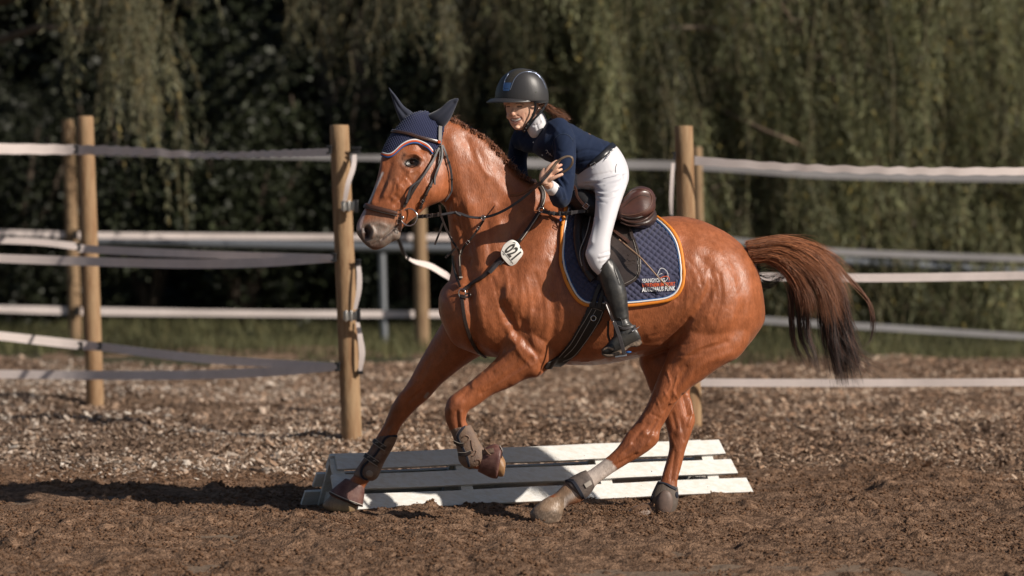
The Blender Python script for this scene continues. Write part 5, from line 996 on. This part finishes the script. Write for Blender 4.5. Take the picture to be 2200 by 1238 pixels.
# palm
limb(sb, [(1173, 396, HY, .022, .017), (1172, 386, HY, .033, .016), (1175, 376, HY, .037, .015), (1180, 368, HY, .033, .014)], 5, 20)
def finger(pts, r): q = [(x, y, Y, r*(1.12-.28*i/(len(pts)-1)), r*(1.12-.28*i/(len(pts)-1))) for i, (x, y, Y) in enumerate(pts)]; x, y, Y = pts[-1]; limb(sb, q, 5, 14); blob(sb, x, y, Y, r*.86, r*.86, r*.86, k=12)
finger([(1168, 380, HY), (1177, 362, HY-.01), (1186, 353, HY-.012), (1195, 347, HY-.006)], .0092)
finger([(1178, 372, HY), (1187, 359, HY-.006), (1195, 351, HY-.010), (1202, 344.5, HY-.004)], .0090)
finger([(1182, 373, HY), (1191, 364, HY-.008), (1199, 358, HY-.012), (1206, 354, HY-.002)], .0088)
finger([(1183, 378, HY), (1193, 371, HY-.008), (1200, 367, HY-.012), (1206, 364, HY-.002)], .0080)
finger([(1176, 391, HY-.004), (1186, 384, HY-.016), (1197, 379, HY-.02), (1207, 375, HY-.016)], .0098)   # thumb
for k in range(4): limb(sb, [(1134+k*2, 400, -.10, .009, .009), (1142+k*2, 396-k*3, -.13, .008, .008), (1146+k*2, 402-k*3, -.15, .0075, .0075)], 4, 12)
limb(sb, [(1130, 400, -.09, .010, .010), (1138, 390, -.11, .009, .009), (1145, 386, -.12, .008, .008)], 4, 12)
sm_ = remesh(sb, .0027, 5); v, n = getv(sm_)
fs = [([(1089, 229.5), (1094, 229)], 3.6, -4.5), ([(1112, 230), (1120, 229.5)], 4.2, -5.5), ([(1092, 229.5)], 1.8, 2.2), ([(1116, 230)], 2.2, 2.6), ([(1108, 225.5), (1116, 223.5), (1124, 226)], 2, 1.5),
      ([(1099, 257), (1106, 259.5), (1118, 255)], 2.0, -3.5), ([(1101, 264.5), (1109, 267), (1117, 262)], 2.0, 3.0), ([(1100, 253), (1107, 254), (1117, 251.5)], 1.6, 1.6), ([(1110, 248), (1119, 253), (1123, 262)], 1.7, -2.6), ([(1094, 248), (1095, 256)], 1.5, -2), ([(1104, 270.5), (1114, 269.5)], 2, -2),
      ([(1128, 245), (1130, 258)], 2, -1.2), ([(1159, 226), (1160, 231)], 2.2, -5), ([(1140, 272), (1150, 262)], 4, -3)]
v = sculpt(v, n, fs, (v[:, 0] < P(1175, 200).x)*1.0); setv(sm_, v); v, n = getv(sm_); px, py = proj(v)
sk = np.array([.76, .46, .33]); c = np.tile(sk, (len(v), 1))*(1+.10*(noise2(px*.3, py*.3, 501)-.5))[:, None]
fc = (n[:, 1] < .4)&(px < 1175)&(py < 300)
mixc(fc*soft(px, py, [(1121, 248)], 8)*.45, (.50, .17, .11)); mixc(fc*soft(px, py, [(1101, 245)], 5)*.3, (.52, .18, .12))
mixc(fc*soft(px, py, [(1109.5, 222.5), (1117, 221.5), (1125, 224)], 1.5, 4)*.6, (.10, .05, .03)); mixc(fc*soft(px, py, [(1087, 224), (1094, 223)], 1.5, 4)*.6, (.10, .05, .03))
mixc(fc*soft(px, py, [(1112, 229.5), (1120, 229)], 1.7, 4)*.9, (.06, .035, .03)); mixc(fc*soft(px, py, [(1089.5, 229), (1094.5, 228.6)], 1.6, 4)*.9, (.06, .035, .03))
mixc(fc*soft(px, py, [(1099.5, 257.5), (1107, 261), (1118.5, 256)], 3.2, 6)*.9, (.16, .035, .03)); mixc(fc*soft(px, py, [(1100, 254), (1107, 254.8), (1118, 252.3)], 1.2, 4)*.7, (.42, .13, .11))
mixc(fc*soft(px, py, [(1101, 257.2), (1107, 258.9), (1117, 255.6)], 2.0, 6), (.78, .74, .68)); mixc(fc*soft(px, py, [(1102.5, 264.5), (1109, 266.3), (1116, 262.3)], 1.6, 4)*.8, (.45, .13, .11))
mixc(fc*soft(px, py, [(1111, 248), (1119, 252.5), (1123, 261)], 1.0)*.35, (.30, .12, .07)); mixc(fc*soft(px, py, [(1097, 249.2), (1099, 249.4)], 1.0)*.5, (.15, .06, .04)); mixc(fc*soft(px, py, [(1104, 249.6), (1106, 249.2)], 1.0)*.5, (.15, .06, .04))
hd = (px > 1155)&(py > 335); mixc(hd*soft(px, py, [(1204, 346), (1207, 356)], 5)*.5, (.52, .17, .11)); mixc(hd*soft(px, py, [(1186, 366), (1192, 374)], 4)*.35, (.42, .14, .09))
mixc((px > 1126)*(px < 1180)*(py < 240)*(n[:, 2] > -2)*soft(px, py, [(1150, 210), (1165, 222)], 9)*.8, (.06, .03, .02))
set_col(sm_, np.clip(c, 0, 1)); addmesh('body', sm_, mat('skin', attr=True, rough=.45, sss=.10, bump=.0006, bscale=400), person)
# shirt
SB = MB()
loft(SB, [(1182, 253, 1156, 292, RY, .070), (1196, 255, 1146, 308, RY, .13), (1212, 259, 1146, 326, RY, .185), (1235, 270, 1164, 341, RY+.005, .185), (1260, 284, 1188, 352, RY+.01, .170), (1288, 297, 1213, 364, -.12, .155), (1308, 305, 1238, 374, -.12, .152), (1320, 312, 1255, 381, -.12, .150)], 5, 40)
limb(SB, [(1176, 300, RY-.0, .075, .08), (1152, 304, RY+.05, .065, .08), (1122, 300, RY+.13, .06, .075)], 4, 24)
loft(SB, [(1176, 256, 1140, 316, RY+.05, .12), (1156, 262, 1116, 318, RY+.11, .11), (1140, 268, 1104, 320, RY+.17, .075)], 4, 28)
limb(SB, [(1196, 275, RY-.09, .065, .075), (1208, 298, RY-.15, .066, .066), (1213, 325, -.325, .060, .060), (1214, 352, -.345, .056, .056), (1213, 380, -.365, .053, .053), (1210, 405, -.38, .052, .052), (1207, 424, -.39, .050, .050), (1203, 428, -.41, .048, .046), (1198, 420, -.45, .045, .045), (1192, 410, -.49, .039, .040), (1186, 404, -.52, .034, .036)], 6, 28)
limb(SB, [(1135, 283, RY+.19, .065, .065), (1120, 305, RY+.22, .058, .058), (1113, 330, RY+.24, .052, .052), (1112, 355, RY+.24, .050, .050), (1116, 378, RY+.20, .046, .046), (1124, 394, RY+.10, .036, .036)], 6, 24)
me = remesh(SB, .0048, 14); v, n = getv(me)
fs = [([(1187, 300), (1189, 325), (1186, 345)], 3.5, -7), ([(1234, 300), (1236, 340), (1232, 372)], 3.5, -6), ([(1238, 330), (1262, 322), (1290, 326)], 3, -3.5), ([(1240, 350), (1268, 345), (1300, 340)], 3, -4), ([(1240, 340), (1268, 334), (1296, 333)], 3, 3), ([(1243, 362), (1265, 358), (1285, 356)], 2.5, 3),
      ([(1215, 270), (1235, 290), (1246, 305)], 5, -3), ([(1180, 275), (1176, 300), (1168, 325)], 5, -4), ([(1196, 392), (1206, 405), (1212, 425)], 2.5, -5), ([(1204, 385), (1214, 402), (1219, 425)], 2.5, -5), ([(1200, 388), (1210, 404), (1216, 428)], 2.5, 4), ([(1208, 378), (1220, 395)], 2.5, 4), ([(1200, 378), (1222, 372)], 2.5, -3.5), ([(1204, 366), (1226, 360)], 2.5, 3),
      ([(1196, 322), (1212, 328), (1228, 322)], 3, -2), ([(1170, 262), (1185, 268), (1200, 284)], 4, 3), ([(1110, 300), (1118, 325)], 4, -4), ([(1100, 310), (1108, 340)], 3, 3), ([(1150, 300), (1165, 325), (1185, 340)], 5, 3), ([(1290, 300), (1300, 320), (1290, 345)], 3, -2.5)]
v = sculpt(v, n, fs); px, py = proj(v); v += n*(.0035*(noise2(px*.13+py*.06, py*.05, 511)-.5))[:, None]; setv(me, v)
shirt = addmesh('shirt', me, mat('navy_shirt', (.010, .019, .048), .85, spec=.18, sheen=.08, var=.1, vscale=30), person); BVS = surfmesh(me)[2]
def onS(pts, r, nm, m_, bv=BVS, off=.002, parent=person, w=None): p_, q_ = onsurf(pts, off, 1.5, bv); (band(p_, q_, w, .003) if w else MB().tube(p_, r, 8)).build(nm, m_, parent)
seam = mat('seam', (.03, .05, .09), .6)
onS([(1190, 322), (1186, 335), (1187, 312), (1194, 295), (1208, 288), (1222, 292), (1232, 305)], .0012, 'seam', seam)
for p in ((1146, 306), (1165, 333)): h = hit(*p, BVS); MB().tube([h[0], h[0]+Vector((0, -.004, 0))], .004, 10).build('button', wht, person)
for pts in ([(1172, 323), (1176, 322), (1177, 327), (1173, 330)], [(1176, 325), (1181, 330), (1179, 333)], [(1182, 328), (1183, 334), (1188, 335)]): onS(pts, .0011, 'embroidery', wht)
mb = MB(); loft(mb, [(1132, 280, 1163, 239, RY-.015, .074), (1136, 288, 1168, 243, RY-.018, .080), (1142, 296, 1173, 252, RY-.018, .083), (1150, 300, 1176, 262, RY-.015, .080)], 4, 28); me = remesh(mb, .004, 2)
v, n = getv(me); v = sculpt(v, n, [([(1147, 270), (1155, 268), (1162, 262)], 2, -6), ([(1152, 266), (1158, 285)], 2, -3), ([(1160, 248), (1164, 262)], 2.5, 4)]); setv(me, v)
whc = mat('white_cotton', (.72, .70, .72), .7, sheen=.2); addmesh('collar', me, whc, person)
mb = MB(); limb(mb, [(1188, 407, -.505, .037, .037), (1183, 402, -.53, .034, .035), (1179, 399, -.545, .031, .033)], 4, 24); me = remesh(mb, .004, 2); addmesh('cuff', me, whc, person)
# breeches
BB = MB()
loft(BB, [(1318, 309, 1240, 377, -.12, .148), (1328, 318, 1240, 388, -.12, .165), (1341, 338, 1240, 398, -.12, .18), (1350, 362, 1246, 404, -.12, .19), (1351, 385, 1258, 408, -.125, .185), (1345, 404, 1275, 408, -.13, .16)], 5, 40)
loft(BB, [(1350, 372, 1268, 385, -.20, .11), (1347, 398, 1276, 404, -.27, .105), (1338, 424, 1279, 428, -.33, .095), (1329, 450, 1278, 455, -.38, .085), (1320, 482, 1274, 486, -.42, .078), (1312, 515, 1264, 520, -.455, .070), (1311, 540, 1259, 545, -.475, .066), (1310, 553, 1262, 562, -.485, .060), (1306, 566, 1271, 578, -.49, .052), (1315, 590, 1290, 596, -.49, .042)], 5, 32)
limb(BB, [(1290, 378, -.02, .10, .10), (1262, 395, .06, .085, .09), (1258, 440, .20, .08, .08), (1262, 540, .27, .065, .065), (1285, 590, .28, .05, .05)], 6, 24)
me = remesh(BB, .0055, 6); v, n = getv(me)
fs = [([(1262, 402), (1290, 411), (1318, 409), (1342, 398)], 3.2, -5), ([(1262, 409), (1286, 421), (1310, 424), (1325, 420)], 2.6, -3.5), ([(1262, 405), (1290, 416), (1316, 415)], 2.4, 3.5), ([(1256, 395), (1290, 393), (1332, 384)], 2.6, -4), ([(1256, 390), (1290, 387), (1328, 377)], 2.4, 3), ([(1254, 383), (1280, 380), (1312, 370)], 2.2, -2.5),
      ([(1270, 420), (1284, 432), (1302, 436)], 2.2, -2.5), ([(1330, 350), (1338, 380), (1336, 400)], 2.4, -3), ([(1300, 398), (1325, 393)], 2, 2.5), ([(1284, 440), (1288, 470)], 3, 2), ([(1278, 470), (1272, 520)], 4, 3), ([(1262, 545)], 10, 4), ([(1330, 430), (1322, 470)], 3, 2),
      ([(1290, 547), (1308, 541)], 2, -4), ([(1288, 552), (1310, 546)], 2, 4), ([(1286, 557), (1303, 553)], 2, -4), ([(1290, 562), (1300, 558)], 2, 3), ([(1278, 470), (1272, 520)], 4, 3), ([(1268, 378), (1300, 372), (1325, 368)], 2, -2.5), ([(1330, 350), (1338, 380)], 2.5, -3), ([(1262, 545)], 10, 4)]
v = sculpt(v, n, fs); setv(me, v); brm2 = mat('white_breeches', (.64, .63, .665), .65, sheen=.2, var=.03); addmesh('breeches', me, brm2, person); BVB = surfmesh(me)[2]
mb = MB(); loft(mb, [(1315, 305, 1240, 371, -.12, .158), (1322, 310, 1247, 378, -.12, .162), (1325, 314, 1251, 381, -.12, .158)], 3, 40, 2.1); me = remesh(mb, .0045, 1); addmesh('belt', me, mat('belt_black', (.012, .012, .015), .35, coat=.3), person); BVL = surfmesh(me)[2]
for x, y in cr(np.array([(1279, 364), (1290, 354), (1300, 343), (1309, 331), (1316, 320)], float), 4): h = hit(x, y, BVL); blob(MB(), x, y, h[0].y-.001, .0036, .0036, .003, k=8).build('stud', chrome, person)
h = hit(1271, 371, BVL)
if h: buckle('buckle', 1271, 371, person, BVL, .026, .5, .006)
for x, y in ((1318, 328), (1256, 379)):
    onS([(x-3, y-8), (x, y), (x+3, y+6)], 0, 'belt_loop', brm2, BVL, .004, person, .012)
onS([(1325, 352), (1322, 362), (1323, 372)], .0012, 'seam', lgry, BVB); onS([(1295, 385), (1325, 378)], .0010, 'seam', mat('seam_grey', (.35, .34, .38), .7), BVB)
# boots
def rboot(dY, side):
    r = MB(); loft(r, [(1281, 580, 1312, 553, -.49+dY, .052), (1285, 594, 1326, 573, -.492+dY, .056), (1290, 610, 1339, 602, -.495+dY, .057), (1296, 628, 1346, 626, -.50+dY, .056), (1303, 650, 1349, 652, -.505+dY, .050), (1311, 672, 1351, 674, -.51+dY, .042), (1317, 692, 1353, 690, -.515+dY, .038), (1318, 705, 1362, 705, -.515+dY, .038), (1318, 722, 1368, 722, -.515+dY, .034)], 5, 28)
    loft(r, [(1366, 702, 1378, 728, -.515+dY, .026), (1355, 696, 1372, 738, -.515+dY, .034), (1336, 700, 1352, 744, -.515+dY, .036), (1318, 722, 1334, 752, -.515+dY, .039), (1305, 738, 1316, 760, -.515+dY, .040), (1296, 747, 1302, 763, -.515+dY, .034), (1291, 752, 1294, 760, -.515+dY, .018)], 5, 28)
    me = remesh(r, .0045, 3); v, n = getv(me)
    v = sculpt(v, n, [([(1312, 680), (1330, 690), (1352, 684)], 2.5, -4), ([(1314, 690), (1332, 700), (1356, 696)], 2.5, 3.5), ([(1316, 702), (1335, 712), (1358, 706)], 2.5, -4), ([(1308, 735), (1325, 728), (1338, 716)], 2.5, 3), ([(1312, 728), (1328, 718)], 2, -3), ([(1315, 560), (1325, 590), (1332, 610)], 2, 2.5), ([(1300, 600), (1308, 640)], 5, -2)]) if dY == 0 else v
    setv(me, v); return addmesh('boot', me, blm, person), me
blm = mat('black_boot', (.016, .017, .019), .40, color2=(.045, .042, .038), vscale=14, var=.3, coat=.1, bump=.0008, bscale=60)
bo, bme = rboot(0, 1); BVO = surfmesh(bme)[2]; bo2, _ = rboot(.80, -1)
solem = mat('muddy_sole', (.26, .185, .13), .9, color2=(.07, .055, .045), vscale=35, bump=.004, bscale=90)
mb = MB(); loft(mb, [(1374, 726, 1380, 737, -.515, .028), (1362, 733, 1370, 745, -.515, .036), (1350, 740, 1354, 746, -.515, .036), (1335, 748, 1338, 758, -.515, .040), (1318, 757, 1320, 766, -.515, .042), (1302, 760, 1304, 768, -.515, .036), (1292, 757, 1293, 763, -.515, .02)], 4, 20, 3); mb.build('sole', solem, person)
onS([(1295, 753), (1306, 747), (1318, 752)], .006, 'mud_patch', mud2, BVO, -.001)
onS([(1282, 584), (1290, 580), (1302, 566), (1312, 554)], .0025, 'boot_top', lthr, BVO, .001); onS([(1316, 560), (1322, 585), (1328, 600)], .0018, 'boot_zip', lgry, BVO, .001)
onS([(1327, 700), (1340, 706), (1356, 703), (1366, 700)], 0, 'spur_strap', lgry, BVO, .004, person, .013); MB().tube([P(1358, 712, -.56), P(1368, 706, -.54), P(1374, 702, -.50)], .004, 8).build('spur', chrome, person)
onS([(1325, 682), (1333, 684), (1337, 693), (1338, 702)], .0012, 'seam', lgry, BVO)
# helmet
helm = mat('matt_black_shell', (.035, .034, .036), .42, var=.06, bump=.0002, bscale=600)
hel = MB(); loft(hel, [(1116, 147, 1124, 147, RY+.0, .02), (1101, 150, 1142, 150, RY, .062), (1089, 157, 1156, 157, RY, .086), (1077, 168, 1167, 168, RY, .102), (1069, 182, 1174, 182, RY, .112), (1064, 198, 1178, 197, RY, .117), (1063, 212, 1179, 210, RY, .118), (1065, 220, 1179, 219, RY, .116)], 5, 48, 2.05)
H0 = P(1121, 219, RY); fd = Vector((-.93, -.37, 0)).normalized(); sd2 = Vector((-fd.y, fd.x, 0)); rs = []
for i in range(41):
    ph = math.radians(-90+180*i/40); d = fd*math.cos(ph)+sd2*math.sin(ph); e = 1/math.sqrt((d.x/.140)**2+(d.y/.116)**2); o = .047*max(math.cos(ph), 0)**1.1
    a = H0+d*(e-.02); b = H0+d*(e+o*.5); c_ = H0+d*(e+o); k = max(math.cos(ph), 0)**.6; rs.append([a+Vector((0, 0, .003+.019*k)), b+Vector((0, 0, .002+.014*k)), c_+Vector((0, 0, .0)), c_+Vector((0, 0, -.001-.005*k)), b+Vector((0, 0, .003*k)), a+Vector((0, 0, -.002))])
MB().rings(rs).build('visor', helm, None); vis = bpy.data.objects['visor']; me = remesh(hel, .0045, 4)
hl = addmesh('helmet', me, helm, person); vis.parent = hl; BVH = surfmesh(me)[2]
onh = lambda pts, r, nm, m_, w=None: onS(pts, r, nm, m_, BVH, .001 if not w else .002, hl, w)
silver = mat('silver_blue_trim', (.30, .36, .50), .25, metal=.8)
pn = [(1083, 180), (1086, 170), (1094, 157), (1108, 149.5), (1125, 148.5), (1142, 151), (1120, 157), (1107, 168), (1101, 180)]
pv = [hit(x, y, BVH) for x, y in cr(np.array(pn+pn[:1], float), 5)[:-1]]
def patch(poly, bv, off, st):
    xs = np.arange(min(p[0] for p in poly), max(p[0] for p in poly), st); ys = np.arange(min(p[1] for p in poly), max(p[1] for p in poly), st); V = []; ix = {}; Fq = []
    for i, x in enumerate(xs):
        for j, y in enumerate(ys):
            if inpoly(np.array([x]), np.array([y]), poly)[0]:
                h = hit0(x, y, bv)
                if h: ix[(i, j)] = len(V); V.append(h[0]+h[1]*off)
    for (i, j) in ix:
        q = [(i, j), (i+1, j), (i+1, j+1), (i, j+1)]
        if all(k in ix for k in q): Fq.append(tuple(ix[k] for k in q))
    return V, Fq
V_, F_ = patch(pn, BVH, .0015, .8); o = mesh_np('crown_panel', V_, F_, mat('glitter_panel', (.012, .012, .014), .35, color2=(.10, .09, .07), vscale=500), hl); o.matrix_parent_inverse = Matrix()
onh([(1081, 194), (1083, 180), (1086, 170), (1094, 157)], .0017, 'trim', silver); onh([(1096, 194), (1101, 180), (1107, 168), (1118, 158), (1132, 154.5), (1148, 157), (1160, 166), (1168, 178), (1173, 192)], .0017, 'trim', silver)
V_, F_ = patch([(1083, 178), (1100, 178), (1095, 196), (1081, 196)], BVH, .0025, .8); o = mesh_np('logo_plate', V_, F_, mat('logo_blue', (.10, .19, .38), .3, metal=.5), hl); o.matrix_parent_inverse = Matrix()
onh([(1087, 185), (1088, 181), (1090, 184), (1092, 181)], .0007, 'logo_mark', chrome); onh([(1083, 190), (1088, 191), (1094, 190)], .002, 'plate_slot', lthr)
h = hit(1152, 198, BVH)[0]; MB().tube([h, h+Vector((0, -.003, 0))], .004, 10).build('screw', chrome, hl); hl.children[-1].matrix_parent_inverse = Matrix()
strm = mat('helmet_strap', (.014, .015, .018), .6)
ff = lambda pts, w, nm='chin_strap', m_=strm: freeband(pts, w, .003, (-.2, -1, -.1)).build(nm, m_, hl)
ff([(1149, 219, RY-.092), (1150, 232, RY-.086), (1145, 248, RY-.082), (1136, 264, RY-.074), (1127, 277, RY-.060)], .013); ff([(1176, 219, RY-.07), (1166, 236, RY-.082), (1152, 252, RY-.086), (1138, 268, RY-.076), (1128, 279, RY-.062)], .012)
ff([(1138, 263, RY-.082), (1131, 274, RY-.074), (1124, 284, RY-.05)], .020); ff([(1085, 226, RY-.03), (1089, 248, RY-.01), (1098, 270, RY-.01), (1112, 284, RY-.03)], .008)
ff([(1148, 219, RY-.092), (1162, 220, RY-.092), (1178, 219, RY-.07)], .010)
for x, y in ((1134, 267), (1130, 275), (1127, 281)): blob(MB(), x, y, RY-.083, .003, .003, .003, k=8).build('strap_stud', chrome, hl)
blob(MB(), 1156, 236, RY-.078, .003, .003, .003, k=8).build('earring', chrome, person)
for o in list(hl.children): o.matrix_parent_inverse = Matrix()
# hair
hc_ = lambda s, t, g: np.tile(np.array([.16, .065, .03])*g.uniform(.3, 1.5), (len(s), 1))
hair('hair', [[(1165, 222, RY-.03), (1182, 231, RY-.03), (1198, 240, RY-.04), (1212, 248, RY-.04), (1228, 258, RY-.03)], [(1165, 224, RY-.06), (1180, 236, RY-.07), (1195, 246, RY-.08), (1208, 252, RY-.08), (1220, 258, RY-.07)], [(1168, 226, RY-.02), (1182, 238, RY-.03), (1192, 248, RY-.04), (1205, 256, RY-.05), (1215, 262, RY-.04)]], 420, .0008, hc_, mat('brown_hair', attr=True, rough=.45), person, 11, .006, 18, .15, .008, 14, .005)
for i, (x, y) in enumerate(cr(np.array([(1172, 229), (1186, 234), (1200, 242), (1214, 250), (1224, 257)], float), 3)):
    mb = MB(); r = .0135-.0007*i; c0 = P(x, y+(1.2 if i % 2 else -1.2), RY-.05)
    mb.tube([c0+Vector((math.cos(a)*r*.6, math.sin(a*1.3)*r*.5, math.sin(a)*r*.7)) for a in [k*.55 for k in range(14)]], r*.42, 8).build('hair_braid', brm, person)

hair('hair', [[(1150, 214, RY-.07), (1158, 224, RY-.07), (1170, 232, RY-.06), (1182, 234, RY-.05)], [(1160, 218, RY-.06), (1168, 224, RY-.06), (1176, 230, RY-.05), (1186, 236, RY-.05)]], 160, .0007, hc_, bpy.data.materials['brown_hair'], person, 12, .004, 10, .1, .002)
# stirrup (part of the saddle)
sx = -.515
MB().tube([P(1302, 655, sx-.03), P(1312, 680, sx-.045), P(1320, 696, sx-.055)], .004, 6).build('stirrup_leather', lbrn, sad)
freeband([(1298, 636, sx+.0), (1306, 660, sx-.03), (1317, 690, sx-.055)], .016, .005).build('stirrup_leather', lthr, sad)
freeband([(1319, 692, sx-.062), (1327, 712, sx-.068), (1334, 735, sx-.068), (1342, 762, sx-.055)], .020, .008).build('stirrup_iron', lgry, sad)
MB().tube([P(1307, 690, sx+.05), P(1306, 720, sx+.062), P(1318, 760, sx+.055)], .006, 8).build('stirrup_iron', lthr, sad)
MB().box(P(1333, 764, sx), (.030, 0, .004), (0, .062, 0), (0, 0, .004)).build('stirrup_tread', steel, sad, bevel=.002)
blob(MB(), 1350, 757, sx-.03, .016, .006, .02, .1).build('tread_pad', blue, sad)
# whip
wp = empty('riding_whip', tuple(P(1400, 580, -.5)), 'thin tan riding whip lying across the quilted pad behind the saddle flap', 'whip')
MB().tube([P(*a) for a in cr(np.array([(1330, 515, -.40), (1372, 550, -.478), (1393, 572, -.492), (1415, 597, -.49), (1437, 618, -.478)]), 6)], .0042, 8).build('shaft', mat('whip_tan', (.26, .16, .10), .5, var=.2), wp)
MB().tube([P(1334, 519, -.41), P(1366, 546, -.46)], .0055, 8).build('grip', lbrn, wp)
